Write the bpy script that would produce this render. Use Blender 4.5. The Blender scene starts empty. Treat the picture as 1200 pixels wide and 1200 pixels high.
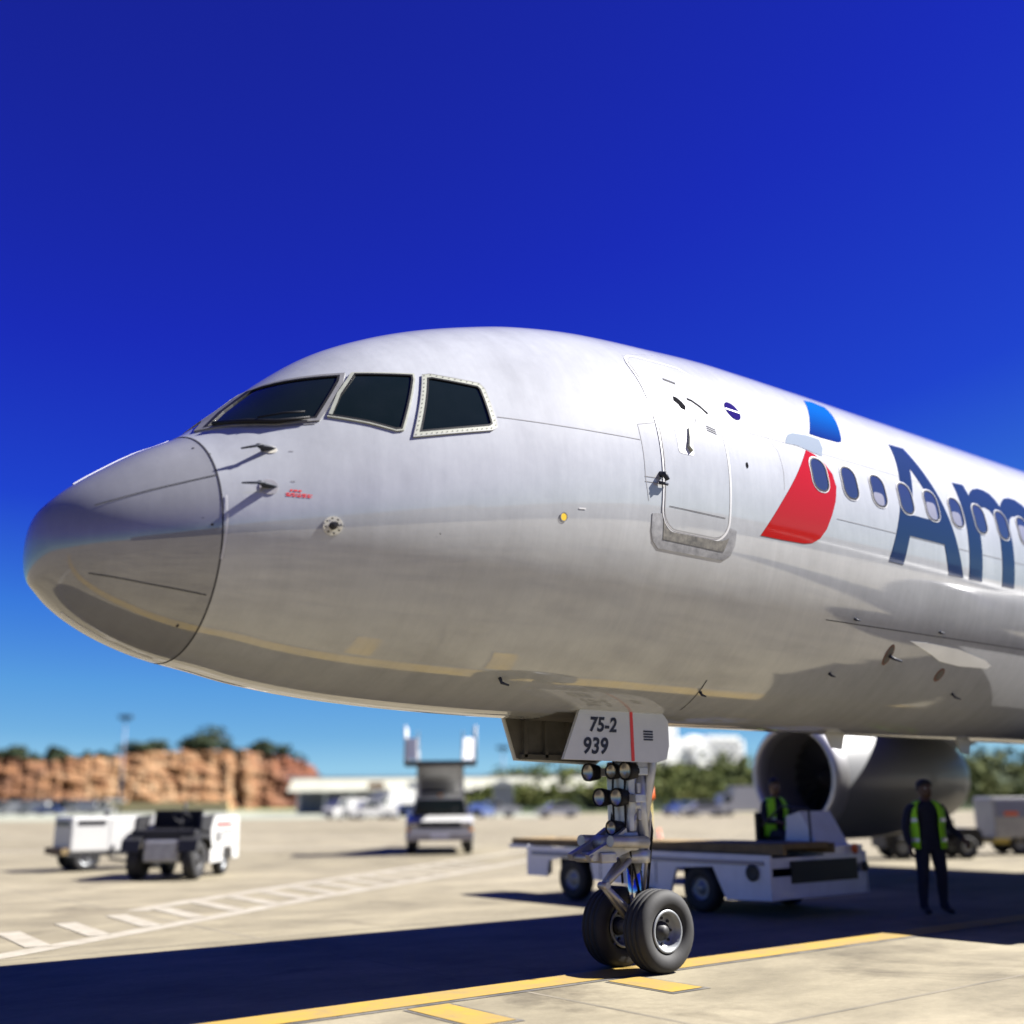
import bpy, bmesh, math, random
from mathutils import Vector, Matrix, noise
from mathutils.geometry import delaunay_2d_cdt
random.seed(7)
PI = math.pi
S = bpy.context.scene
COL = S.collection

# ---------------------------------------------------------------- camera
CAM = Vector((-2.1466, -8.3507, 1.6003))
YAW, PITCH, ROLL, FPX = 0.672511, 0.254269, -0.007396, 1304.0
Fv = Vector((math.sin(YAW)*math.cos(PITCH), math.cos(YAW)*math.cos(PITCH), math.sin(PITCH)))
Rv = Vector((math.cos(YAW), -math.sin(YAW), 0))
Uv = Rv.cross(Fv)
R2 = Rv*math.cos(ROLL)+Uv*math.sin(ROLL)
U2 = Uv*math.cos(ROLL)-Rv*math.sin(ROLL)
cd = bpy.data.cameras.new('camera')
cam = bpy.data.objects.new('camera', cd)
COL.objects.link(cam)
cam.matrix_world = Matrix(((R2.x, U2.x, -Fv.x, CAM.x), (R2.y, U2.y, -Fv.y, CAM.y), (R2.z, U2.z, -Fv.z, CAM.z), (0, 0, 0, 1)))
cd.sensor_width = 36
cd.lens = FPX/1200*36
cd.clip_start = .1
cd.clip_end = 9000
cd.dof.use_dof = True
cd.dof.focus_distance = 9.8
cd.dof.aperture_fstop = 0.44
S.camera = cam

# ---------------------------------------------------------------- world, sun, exposure
SUN = Vector((0.86, -0.53, 1.0)).normalized()
W = bpy.data.worlds.new('World')
S.world = W
W.use_nodes = True
nt = W.node_tree
nt.nodes.clear()
sky = nt.nodes.new('ShaderNodeTexSky')
sky.sky_type = 'NISHITA'
sky.sun_disc = False
sky.sun_elevation = math.asin(SUN.z)
sky.sun_rotation = math.atan2(SUN.x, SUN.y)
sky.air_density = 1.0
sky.dust_density = 0.0
sky.ozone_density = 4.0
EXPO = 2.0
def lin(c): return tuple((v/255/12.92 if v < 10.3 else ((v/255+.055)/1.055)**2.4)/2**EXPO for v in c)
# the physical sky, graded to the deep polarised blue of the photograph: its red channel rises from zenith to horizon
sep = nt.nodes.new('ShaderNodeSeparateColor')
rp = nt.nodes.new('ShaderNodeValToRGB')
KEY = .07
stops = [(.040, (20, 30, 132)), (.053, (23, 35, 148)), (.080, (26, 44, 184)), (.115, (32, 68, 206)), (.165, (58, 122, 220)), (.24, (90, 158, 224)), (.33, (116, 178, 226)), (.42, (150, 204, 234))]
e = rp.color_ramp.elements
while len(e) < len(stops): e.new(.5)
for el, (p, c) in zip(e, stops):
    el.position = p/KEY/10
    el.color = (*lin(c), 1)
dv = nt.nodes.new('ShaderNodeMath'); dv.operation = 'MULTIPLY'; dv.inputs[1].default_value = .1
mul = nt.nodes.new('ShaderNodeVectorMath'); mul.operation = 'SCALE'; mul.inputs['Scale'].default_value = 10
bg = nt.nodes.new('ShaderNodeBackground')
bg.inputs[1].default_value = 0.10
wo = nt.nodes.new('ShaderNodeOutputWorld')
nt.links.new(sky.outputs[0], sep.inputs[0])
nt.links.new(sep.outputs[0], dv.inputs[0])
nt.links.new(dv.outputs[0], rp.inputs[0])
nt.links.new(rp.outputs[0], mul.inputs[0])
nt.links.new(mul.outputs[0], bg.inputs[0])
nt.links.new(bg.outputs[0], wo.inputs[0])
sl = bpy.data.lights.new('sun', 'SUN')
sl.energy = 5.0
sl.angle = math.radians(.53)
sl.color = (1.0, .965, .91)
so = bpy.data.objects.new('sun', sl)
COL.objects.link(so)
so.rotation_euler = SUN.to_track_quat('Z', 'Y').to_euler()
S.view_settings.view_transform = 'Standard'
S.view_settings.look = 'None'
S.view_settings.exposure = EXPO
S.view_settings.gamma = 1
S.view_settings.use_curve_mapping = False

# ---------------------------------------------------------------- materials
def mat(name, col, rough=.5, metal=0., coat=0., vary=0., vscale=3., bump=0., bscale=40., col2=None, stretch=None, spec=None, rvar=0.):
    m = bpy.data.materials.new(name)
    m.use_nodes = True
    t = m.node_tree
    b = t.nodes['Principled BSDF']
    b.inputs['Base Color'].default_value = (*col, 1)
    b.inputs['Roughness'].default_value = rough
    b.inputs['Metallic'].default_value = metal
    b.inputs['Coat Weight'].default_value = coat
    b.inputs['Coat Roughness'].default_value = .04
    if coat >= 1:
        b.inputs['Coat IOR'].default_value = 1.85
        b.inputs['Coat Roughness'].default_value = .07
    if spec is not None:
        b.inputs['Specular IOR Level'].default_value = spec
    tc = t.nodes.new('ShaderNodeTexCoord')
    src = tc.outputs['Object']
    if stretch:
        mp = t.nodes.new('ShaderNodeMapping')
        mp.inputs['Scale'].default_value = stretch
        t.links.new(src, mp.inputs[0])
        src = mp.outputs[0]
    if vary or col2:
        n = t.nodes.new('ShaderNodeTexNoise')
        n.inputs['Scale'].default_value = vscale
        n.inputs['Detail'].default_value = 6
        n.inputs['Roughness'].default_value = .6
        t.links.new(src, n.inputs['Vector'])
        rp = t.nodes.new('ShaderNodeValToRGB')
        rp.color_ramp.elements[0].position = .3
        rp.color_ramp.elements[1].position = .7
        c2 = col2 or tuple(min(1, c*(1+vary)) for c in col)
        c1 = col if col2 else tuple(c*(1-vary) for c in col)
        rp.color_ramp.elements[0].color = (*c1, 1)
        rp.color_ramp.elements[1].color = (*c2, 1)
        t.links.new(n.outputs['Fac'], rp.inputs[0])
        t.links.new(rp.outputs[0], b.inputs['Base Color'])
        if rvar:
            mr = t.nodes.new('ShaderNodeMapRange')
            mr.inputs['To Min'].default_value = max(0, rough-rvar)
            mr.inputs['To Max'].default_value = min(1, rough+rvar)
            t.links.new(n.outputs['Fac'], mr.inputs['Value'])
            t.links.new(mr.outputs[0], b.inputs['Roughness'])
    if bump:
        n2 = t.nodes.new('ShaderNodeTexNoise')
        n2.inputs['Scale'].default_value = bscale
        n2.inputs['Detail'].default_value = 4
        t.links.new(tc.outputs['Object'], n2.inputs['Vector'])
        bp = t.nodes.new('ShaderNodeBump')
        bp.inputs['Strength'].default_value = bump
        bp.inputs['Distance'].default_value = .02
        t.links.new(n2.outputs['Fac'], bp.inputs['Height'])
        t.links.new(bp.outputs[0], b.inputs['Normal'])
    return m

M = {}
M['skin'] = mat('silver mica paint', (.300, .311, .328), .5, .0, 1, vary=.03, vscale=1.4, stretch=(3.0, .5, .5), spec=.05, bump=.08, bscale=5)
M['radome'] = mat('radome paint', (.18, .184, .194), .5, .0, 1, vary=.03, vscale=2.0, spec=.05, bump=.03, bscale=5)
M['doorpaint'] = mat('door paint', (.304, .315, .332), .5, .0, 1, vary=.03, vscale=2, spec=.05)
M['white'] = mat('white paint', (0.3696, 0.3696, 0.3612), .4, 0, .3, vary=.04, vscale=2)
M['dirtywhite'] = mat('worn white paint', (0.3276, 0.3276, 0.3192), .5, 0, .15, vary=.12, vscale=3)
M['lap'] = mat('skin lap', (.24, .24, .245), .5, spec=.1)
M['reflectionwhite'] = mat('white reflection paint', (.80, .82, .80), .4, 0, .3, vary=.05)  # colour of the reflection painted on the lower fuselage
M['port'] = mat('matt black port', (.010, .010, .012), .95, spec=0)
M['printgrey'] = mat('grey print', (.07, .07, .075), .95, spec=0)
M['seam'] = mat('dark sealant', (.035, .035, .04), .7, spec=.08)
M['seamlight'] = mat('seam edge', (.17, .17, .18), .6, spec=.1)
M['glass'] = mat('dark cockpit glass', (.003, .006, .005), .05, 0, 0, spec=.32, col2=(.005, .008, .008), vscale=2.2, bump=.05, bscale=2.5)
M['cabglass'] = mat('cabin glass', (.02, .028, .07), .06, 0, .6)
M['blind'] = mat('cabin blind', (.14, .14, .18), .35, 0, .6)
M['framecream'] = mat('window frame cream', (0.235, 0.2436, 0.2058), .5, .1, .2, vary=.12, vscale=14)
M['framegrey'] = mat('window frame grey', (.20, .20, .20), .45, .4, vary=.15, vscale=9)
M['black'] = mat('black plastic', (.012, .012, .014), .5, spec=.12)
M['rubber'] = mat('tyre rubber', (.012, .012, .013), .75, vary=.3, vscale=9)
M['navy'] = mat('title navy', (0.01176, 0.02268, 0.063), .07, 0, 0, spec=.35)
M['red'] = mat('emblem red', (0.252, 0.0084, 0.00756), .07, 0, 0, spec=.35)
M['greyem'] = mat('emblem grey', (.17, .20, .235), .08, .0, 0)
M['violet'] = mat('sticker violet', (.012, .008, .075), .95, 0, 0, spec=0)
M['stickerwhite'] = mat('sticker white', (0.4368, 0.4368, 0.4452), .4, 0, .5)
M['metal'] = mat('bare metal', (.36, .35, .34), .45, .5, vary=.15, vscale=8)
M['chrome'] = mat('chrome', (.7, .7, .7), .12, 1)
M['drainbrown'] = mat('drain mask brown', (.10, .040, .026), .6)
M['scuff'] = mat('scuffed steel', (.13, .13, .14), .55, .5, col2=(.30, .30, .31), vscale=9)
M['scuffdark'] = mat('worn black strip', (.03, .03, .03), .7, col2=(.16, .15, .13), vscale=16)
M['cream'] = mat('sensor plate cream', (.52, .50, .42), .45, .2, vary=.1)
M['yellowdot'] = mat('yellow dot', (.62, .42, .02), .45)
M['gearpaint'] = mat('gear grey paint', (.40, .41, .43), .38, .45, .3, vary=.15, vscale=10)
M['gearwhite'] = mat('gear door paint', (.46, .46, .44), .45, .1, .3, vary=.05)
M['gearinner'] = mat('gear door inner', (.07, .065, .058), .65, vary=.3, vscale=5)
M['textdark'] = mat('dark lettering', (.028, .032, .045), .5, spec=.12)
M['rim'] = mat('wheel rim', (.20, .21, .22), .45, .4, vary=.15, vscale=9)
M['lens'] = mat('lamp lens', (.36, .33, .28), .22, .6)
M['orange'] = mat('orange', (.75, .13, .015), .5)
M['redstripe'] = mat('red stripe', (.55, .02, .015), .45)
M['lip'] = mat('polished intake lip', (.42, .42, .43), .38, .7)
M['nacelle'] = mat('nacelle paint', (.135, .14, .15), .5, .0, .15, vary=.03)
M['fan'] = mat('fan blades', (.05, .05, .055), .4, .7)
M['liner'] = mat('intake liner', (.16, .16, .17), .6, .2)
M['belt'] = mat('belt rubber', (.16, .11, .045), .8, vary=.35, vscale=4)
M['equip'] = mat('equipment white', (.62, .63, .68), .45, 0, .25, vary=.08, vscale=3)
M['dark'] = mat('dark steel', (.02, .02, .022), .55, .3)
M['vest'] = mat('hi vis yellow green', (.32, .75, .015), .7)
M['reflect'] = mat('reflective tape', (.6, .6, .58), .35, .3)
M['cloth'] = mat('navy cloth', (.008, .010, .024), .85, vary=.25, vscale=12)
M['shoe'] = mat('black shoe', (.012, .012, .012), .5)
M['skinb'] = mat('brown skin', (.085, .042, .024), .55)
M['hair'] = mat('black hair', (.006, .005, .005), .7)
M['carglass'] = mat('vehicle glass', (.012, .02, .02), .05, 0, .5)
M['carblue'] = mat('blue paint', (.05, .08, .20), .35, 0, .6)
M['carsilver'] = mat('silver car paint', (.40, .41, .43), .35, .4, .6)
M['amber'] = mat('amber lens', (.7, .28, .04), .25)
M['roofgrey'] = mat('pale roof', (0.42, 0.42, 0.3948), .6, vary=.06)
M['fascia'] = mat('green grey fascia', (0.3024, 0.3024, 0.2436), .7, vary=.1, vscale=.3)
M['wallyellow'] = mat('yellow wall', (.55, .46, .22), .8, vary=.08, vscale=.3)
M['brownsign'] = mat('brown sign', (.28, .12, .03), .6)
M['tower'] = mat('white render', (.80, .80, .79), .8, vary=.05, vscale=.1)
M['windowdark'] = mat('dim window', (.20, .22, .30), .25)
M['wood'] = mat('bark', (.08, .06, .04), .9)
M['pole'] = mat('galvanised pole', (.10, .12, .17), .5, .4)
M['yellowpost'] = mat('yellow post', (.48, .36, .06), .5)

def weather(m, lo=.84, hi=1.05, sc=(1.1, 9.0)):
    """mottled polish marks and faint vertical rain streaks over the paint, all round the body"""
    t = m.node_tree
    b = t.nodes['Principled BSDF']
    src = b.inputs['Base Color'].links[0].from_socket
    tc = t.nodes.new('ShaderNodeTexCoord')
    def nz(scale, stretch, detail=7, rough=.65):
        mp = t.nodes.new('ShaderNodeMapping'); mp.inputs['Scale'].default_value = stretch
        n = t.nodes.new('ShaderNodeTexNoise'); n.inputs['Scale'].default_value = scale; n.inputs['Detail'].default_value = detail; n.inputs['Roughness'].default_value = rough
        t.links.new(tc.outputs['Object'], mp.inputs[0]); t.links.new(mp.outputs[0], n.inputs['Vector'])
        return n.outputs['Fac']
    out = src
    for f, a, c in ((nz(.9, (1, 1, 1)), lo+.02, hi), (nz(4.0, (1.6, .12, .12)), lo+.09, hi-.02), (nz(14, (1, .7, .4), 4, .7), lo+.13, hi-.02)):
        mr = t.nodes.new('ShaderNodeMapRange')
        mr.inputs['From Min'].default_value = .32; mr.inputs['From Max'].default_value = .68
        mr.inputs['To Min'].default_value = a; mr.inputs['To Max'].default_value = c
        t.links.new(f, mr.inputs['Value'])
        v = t.nodes.new('ShaderNodeVectorMath'); v.operation = 'SCALE'
        t.links.new(out, v.inputs[0]); t.links.new(mr.outputs[0], v.inputs['Scale'])
        out = v.outputs[0]
    t.links.new(out, b.inputs['Base Color'])
    cr = t.nodes.new('ShaderNodeMapRange')
    cr.inputs['From Min'].default_value = .35; cr.inputs['From Max'].default_value = .7
    cr.inputs['To Min'].default_value = .035; cr.inputs['To Max'].default_value = .10
    t.links.new(nz(1.3, (1, 1, 1)), cr.inputs['Value'])
    t.links.new(cr.outputs[0], b.inputs['Coat Roughness'])
for k in ('skin', 'radome', 'doorpaint'):
    weather(M[k])
def emblem_blue():
    m = mat('emblem blue', (.01, .12, .5), .07, 0, 0, spec=.35)
    t = m.node_tree
    tc = t.nodes.new('ShaderNodeTexCoord')
    sx = t.nodes.new('ShaderNodeSeparateXYZ')
    mr = t.nodes.new('ShaderNodeMapRange')
    mr.inputs['From Min'].default_value = 5.25
    mr.inputs['From Max'].default_value = 5.85
    rp = t.nodes.new('ShaderNodeValToRGB')
    rp.color_ramp.elements[0].color = (.003, .014, .10, 1)
    rp.color_ramp.elements[1].color = (.003, .085, .32, 1)
    t.links.new(tc.outputs['Object'], sx.inputs[0])
    t.links.new(sx.outputs['Z'], mr.inputs['Value'])
    t.links.new(mr.outputs[0], rp.inputs[0])
    t.links.new(rp.outputs[0], t.nodes['Principled BSDF'].inputs['Base Color'])
    return m
M['blue'] = emblem_blue()

def ramp(t, src, stops):
    rp = t.nodes.new('ShaderNodeValToRGB')
    e = rp.color_ramp.elements
    while len(e) < len(stops):
        e.new(.5)
    for el, (p, c) in zip(e, stops):
        el.position = p
        el.color = (*c, 1)
    t.links.new(src, rp.inputs[0])
    return rp.outputs[0]
def noise_node(t, src, scale, detail=6, rough=.6, stretch=None, dist=0):
    if stretch:
        mp = t.nodes.new('ShaderNodeMapping')
        mp.inputs['Scale'].default_value = stretch
        t.links.new(src, mp.inputs[0])
        src = mp.outputs[0]
    n = t.nodes.new('ShaderNodeTexNoise')
    n.inputs['Scale'].default_value = scale
    n.inputs['Detail'].default_value = detail
    n.inputs['Roughness'].default_value = rough
    n.inputs['Distortion'].default_value = dist
    t.links.new(src, n.inputs['Vector'])
    return n.outputs['Fac']
def mixc(t, fac, a, b, mode='MIX'):
    mx = t.nodes.new('ShaderNodeMix')
    mx.data_type = 'RGBA'
    mx.blend_type = mode
    for sock, v in ((mx.inputs[0], fac), (mx.inputs[6], a), (mx.inputs[7], b)):
        if hasattr(v, 'links'):
            t.links.new(v, sock)
        elif isinstance(v, (int, float)):
            sock.default_value = v
        else:
            sock.default_value = (*v, 1)
    return mx.outputs[2]
def newmat(name, rough):
    m = bpy.data.materials.new(name)
    m.use_nodes = True
    t = m.node_tree
    t.nodes['Principled BSDF'].inputs['Roughness'].default_value = rough
    tc = t.nodes.new('ShaderNodeTexCoord')
    return m, t, tc.outputs['Object'], t.nodes['Principled BSDF']
def apron_mat():
    m, t, o, b = newmat('weathered concrete', .85)
    big = ramp(t, noise_node(t, o, .07, 5, .55), [(.3, (.136, .117, .073)), (.7, (.206, .180, .124))])
    med = ramp(t, noise_node(t, o, .55, 8, .65, (1, 1.6, 1)), [(.32, (.58, .565, .53)), (.62, (1.08, 1.08, 1.07))])
    fine = ramp(t, noise_node(t, o, 14, 8, .7), [(.3, (.86, .86, .86)), (.7, (1.08, 1.08, 1.08))])
    oil = ramp(t, noise_node(t, o, .33, 6, .7, (1, 1, 1), .6), [(.56, (1, 1, 1)), (.70, (.48, .45, .41))])
    c = mixc(t, 1, big, med, 'MULTIPLY')
    c = mixc(t, 1, c, fine, 'MULTIPLY')
    c = mixc(t, 1, c, oil, 'MULTIPLY')
    t.links.new(c, b.inputs['Base Color'])
    bp = t.nodes.new('ShaderNodeBump')
    bp.inputs['Strength'].default_value = .25
    bp.inputs['Distance'].default_value = .02
    t.links.new(noise_node(t, o, 60, 4), bp.inputs['Height'])
    t.links.new(bp.outputs[0], b.inputs['Normal'])
    return m
M['apron'] = apron_mat()
def paint_mat(name, c, wear):
    m, t, o, b = newmat(name, .7)
    f = ramp(t, noise_node(t, o, 2.2, 8, .75), [(.36, (0, 0, 0)), (.62, (1, 1, 1))])
    t.links.new(mixc(t, f, c, wear), b.inputs['Base Color'])
    return m
M['yellowline'] = paint_mat('yellow apron paint', (0.2772, 0.1764, 0.0126), (0.1932, 0.1344, 0.042))
M['whiteline'] = paint_mat('white apron paint', (0.2688, 0.2478, 0.2016), (0.189, 0.168, 0.126))
M['blackline'] = paint_mat('black line border', (.03, .03, .03), (.12, .11, .09))
M['joint'] = mat('tar joint', (.115, .10, .072), .9, vary=.4, vscale=.8)
M['taxiway'] = mat('grey green taxiway', (.19, .20, .155), .9, vary=.12, vscale=.1)
M['grassfar'] = mat('dry grass', (.16, .16, .06), .95, vary=.3, vscale=.05)
def cliff_mat():
    m, t, o, b = newmat('quarried rock', .95)
    base = ramp(t, noise_node(t, o, .11, 9, .72, (1, 1, 1.1), 1.6), [(.28, (0.0646, 0.02312, 0.0084)), (.40, (0.1292, 0.051, 0.0168)), (.50, (0.1976, 0.0986, 0.0396)), (.60, (0.2584, 0.17, 0.093)), (.70, (0.2812, 0.204, 0.126)), (.82, (0.152, 0.068, 0.0252))])
    crack = ramp(t, noise_node(t, o, .42, 9, .78, (1, 1, .9), 2.0), [(.38, (.28, .22, .17)), (.54, (1, 1, 1))])
    sx = t.nodes.new('ShaderNodeSeparateXYZ'); t.links.new(o, sx.inputs[0])
    mr = t.nodes.new('ShaderNodeMapRange'); mr.inputs['From Min'].default_value = 140; mr.inputs['From Max'].default_value = 156
    t.links.new(sx.outputs['X'], mr.inputs['Value'])
    mr2 = t.nodes.new('ShaderNodeMapRange'); mr2.inputs['From Min'].default_value = 98; mr2.inputs['From Max'].default_value = 80
    t.links.new(sx.outputs['X'], mr2.inputs['Value'])
    red = ramp(t, noise_node(t, o, .22, 7, .7), [(.38, (0.0646, 0.01632, 0.006)), (.62, (0.152, 0.04624, 0.0156))])
    ora = ramp(t, noise_node(t, o, .22, 7, .7), [(.38, (0.0646, 0.02448, 0.0084)), (.62, (0.1672, 0.0714, 0.0252))])
    base = mixc(t, mr2.outputs[0], mixc(t, mr.outputs[0], base, red), ora)
    t.links.new(mixc(t, 1, base, crack, 'MULTIPLY'), b.inputs['Base Color'])
    return m
M['cliff'] = cliff_mat()
def leaf_mat(name, c0, c1, c2, scale):
    m, t, o, b = newmat(name, .75)
    f = noise_node(t, o, scale, 5, .65)
    t.links.new(ramp(t, f, [(.3, c0), (.5, c1), (.7, c2)]), b.inputs['Base Color'])
    b.inputs['Specular IOR Level'].default_value = .2
    return m
M['leafdark'] = leaf_mat('dark foliage', (.010, .018, .010), (.022, .036, .016), (.045, .055, .022), .5)
M['leafgreen'] = leaf_mat('hedge foliage', (0.02056, 0.03326, 0.006048), (0.0635, 0.08165, 0.01331), (0.121, 0.121, 0.03024), .22)

# ---------------------------------------------------------------- mesh helpers
class MB:
    def __init__(s):
        s.v = []; s.f = []; s.mi = []; s.sm = []
    def add(s, vs, fs, mi=0, smooth=False):
        n = len(s.v)
        s.v += [tuple(v) for v in vs]
        for f in fs:
            s.f.append([i+n for i in f]); s.mi.append(mi); s.sm.append(smooth)
        return s
    def box(s, x0, x1, y0, y1, z0, z1, bev=0., mi=0, mtx=None):
        bm = bmesh.new()
        bmesh.ops.create_cube(bm, size=1)
        for v in bm.verts:
            v.co = Vector((x0+(v.co.x+.5)*(x1-x0), y0+(v.co.y+.5)*(y1-y0), z0+(v.co.z+.5)*(z1-z0)))
        if bev:
            bmesh.ops.bevel(bm, geom=bm.edges[:], offset=bev, segments=2, profile=.6, affect='EDGES')
        s.bm(bm, mi, mtx)
        return s
    def bm(s, bm, mi=0, mtx=None, smooth=False):
        bm.verts.index_update()
        vs = [(mtx @ v.co) if mtx else v.co.copy() for v in bm.verts]
        s.add(vs, [[v.index for v in f.verts] for f in bm.faces], mi, smooth)
        bm.free()
    def tube(s, pts, r, n=10, cap=True, mi=0, smooth=True):
        pts = [Vector(p) for p in pts]
        rs = r if isinstance(r, (list, tuple)) else [r]*len(pts)
        vs = []; fs = []
        prev = None
        for i, p in enumerate(pts):
            d = (pts[min(i+1, len(pts)-1)]-pts[max(i-1, 0)]).normalized()
            a = prev if prev is not None else (Vector((0, 0, 1)) if abs(d.z) < .9 else Vector((1, 0, 0)))
            u = (a - d*a.dot(d)).normalized()
            w = d.cross(u)
            prev = u
            for k in range(n):
                t = 2*PI*k/n
                vs.append(p+(u*math.cos(t)+w*math.sin(t))*rs[i])
        for i in range(len(pts)-1):
            for k in range(n):
                fs.append([i*n+k, i*n+(k+1) % n, (i+1)*n+(k+1) % n, (i+1)*n+k])
        s.add(vs, fs, mi, smooth)
        if cap:
            m = len(s.v)-len(vs)
            s.f += [[m+k for k in range(n)][::-1], [m+(len(pts)-1)*n+k for k in range(n)]]
            s.mi += [mi, mi]; s.sm += [False, False]
        return s
    def lathe(s, prof, org, axis, n=32, mi=0, smooth=True):   # prof: (t along axis, r)
        org = Vector(org); d = Vector(axis).normalized()
        a = Vector((0, 0, 1)) if abs(d.z) < .9 else Vector((1, 0, 0))
        u = (a-d*a.dot(d)).normalized(); w = d.cross(u)
        vs = []; fs = []
        for t, r in prof:
            for k in range(n):
                q = 2*PI*k/n
                vs.append(org+d*t+(u*math.cos(q)+w*math.sin(q))*max(r, 1e-4))
        for i in range(len(prof)-1):
            for k in range(n):
                fs.append([i*n+k, i*n+(k+1) % n, (i+1)*n+(k+1) % n, (i+1)*n+k])
        return s.add(vs, fs, mi, smooth)
    def prism(s, poly, fn, t0, t1, mi=0):     # poly 2-D, fn(a, b, t) -> point
        n = len(poly)
        vs = [fn(a, b, t0) for a, b in poly]+[fn(a, b, t1) for a, b in poly]
        fs = [[i, (i+1) % n, n+(i+1) % n, n+i] for i in range(n)]
        s.add(vs, fs, mi)
        bm = bmesh.new()
        bv = [bm.verts.new(Vector((a, b, 0))) for a, b in poly]
        bm.faces.new(bv)
        bmesh.ops.triangulate(bm, faces=bm.faces[:])
        bm.verts.index_update()
        tr = [[v.index for v in f.verts] for f in bm.faces]
        bm.free()
        s.add(vs[:n], [t[::-1] for t in tr], mi)
        s.add(vs[n:], tr, mi)
        return s
    def build(s, name, mats, parent=None, loc=None, fixn=True):
        me = bpy.data.meshes.new(name)
        me.from_pydata(s.v, [], s.f)
        for mm in (mats if isinstance(mats, list) else [mats]):
            me.materials.append(mm if not isinstance(mm, str) else M[mm])
        me.polygons.foreach_set('material_index', s.mi)
        me.polygons.foreach_set('use_smooth', s.sm)
        if fixn:
            bm = bmesh.new(); bm.from_mesh(me)
            bmesh.ops.recalc_face_normals(bm, faces=bm.faces[:])
            bm.to_mesh(me); bm.free()
        me.update()
        o = bpy.data.objects.new(name, me)
        COL.objects.link(o)
        if parent: o.parent = parent
        if loc: o.location = loc
        return o
def tag(o, label=None, cat=None, group=None, kind=None):
    if label: o['label'] = label
    if cat: o['category'] = cat
    if group: o['group'] = group
    if kind: o['kind'] = kind
    return o
def thing(name, label, cat, loc=(0, 0, 0), rz=0, group=None):
    o = bpy.data.objects.new(name, None)
    o.empty_display_size = .2
    COL.objects.link(o)
    o.location = loc; o.rotation_euler = (0, 0, rz)
    return tag(o, label, cat, group)
def structure(o): return tag(o, kind='structure')
def dup(root, loc=None, rz=None):
    r = root.copy(); COL.objects.link(r)
    if loc: r.location = loc
    if rz is not None: r.rotation_euler = (0, 0, rz)
    for ch in list(root.children):
        c = ch.copy(); COL.objects.link(c); c.parent = r
        for g in ch.children:
            d = g.copy(); COL.objects.link(d); d.parent = c
    return r

# ---------------------------------------------------------------- fuselage surface
ST = [0.0, 0.04, 0.12, 0.25, 0.45, 0.7, 1.0, 1.35, 1.7, 2.1, 2.5, 3.0, 3.5, 4.0, 4.7, 5.5, 6.5, 8.0]
ST_TOP = [3.4096, 3.6524, 3.768, 3.9001, 4.0617, 4.2395, 4.4150, 4.7215, 5.0625, 5.3787, 5.602, 5.8163, 5.9794, 6.112, 6.226, 6.290, 6.360, 6.3747]
ST_BOT = [3.4096, 3.166, 3.0866, 2.9796, 2.86, 2.752, 2.6620, 2.5960, 2.5250, 2.4679, 2.4292, 2.3978, 2.3779, 2.3658, 2.3590, 2.3575, 2.3570, 2.3567]
ST_W = [0.0, 0.2236, 0.3813, 0.5543, 0.7325, 0.8972, 1.0562, 1.2081, 1.3379, 1.4642, 1.5673, 1.6708, 1.752, 1.8102, 1.86, 1.8772, 1.8794, 1.8797]
ST_ZC = [3.4096, 3.4147, 3.4146, 3.4285, 3.4573, 3.5026, 3.5656, 3.6339, 3.7041, 3.7921, 3.8865, 4.0091, 4.1378, 4.2547, 4.3836, 4.4716, 4.4949, 4.495]
def pch(xs, ys):
    n = len(xs)
    h = [xs[i+1]-xs[i] for i in range(n-1)]
    d = [(ys[i+1]-ys[i])/h[i] for i in range(n-1)]
    m = [0]*n
    for k in range(1, n-1):
        if d[k-1]*d[k] > 0:
            w1 = 2*h[k]+h[k-1]; w2 = h[k]+2*h[k-1]
            m[k] = (w1+w2)/(w1/d[k-1]+w2/d[k])
    m[0] = ((2*h[0]+h[1])*d[0]-h[0]*d[1])/(h[0]+h[1])
    def f(x):
        x = min(max(x, xs[0]), xs[-1])
        i = 0
        while i < n-2 and x > xs[i+1]: i += 1
        t = (x-xs[i])/h[i]
        return ys[i]*(1+2*t)*(1-t)**2+h[i]*m[i]*t*(1-t)**2+ys[i+1]*t*t*(3-2*t)+h[i]*m[i+1]*t*t*(t-1)
    return f
_SQ = [math.sqrt(x) for x in ST]
_P = [pch(_SQ, a) for a in (ST_TOP, ST_BOT, ST_W, ST_ZC)]
_TX = [30, 34, 38, 42, 45, 46.8]
_T = [pch(_TX, a) for a in ([6.3747, 6.37, 6.33, 6.2, 6.02, 5.86], [2.3567, 2.62, 3.35, 4.35, 5.08, 5.5], [1.8797, 1.86, 1.68, 1.2, .62, .2], [4.495, 4.6, 4.9, 5.3, 5.6, 5.7])]
def sect(x):
    if x > 30: return [p(x) for p in _T]
    s = math.sqrt(max(min(x, 8), 0))
    return [p(s) for p in _P]
def surf(x, th, side=-1):
    t, b, w, c = sect(x)
    st = math.sin(th)
    return Vector((x, side*w*math.cos(th), c+(t-c)*st if st >= 0 else c+(c-b)*st))
def norm(x, th, side=-1):
    e = 1e-3
    a = surf(x+e, th, side)-surf(max(x-e, 0), th, side)
    b = surf(x, th+e, side)-surf(x, th-e, side)
    n = a.cross(b) if side < 0 else b.cross(a)
    n.normalize()
    if n.dot(Vector((0, math.cos(th)*side, math.sin(th)))) < 0: n = -n
    return n
def th_of(x, z):
    t, b, w, c = sect(x)
    h = (t-c) if z > c else (c-b)
    return math.asin(max(-.9999, min(.9999, (z-c)/h)))
KA = 1.9
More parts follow.
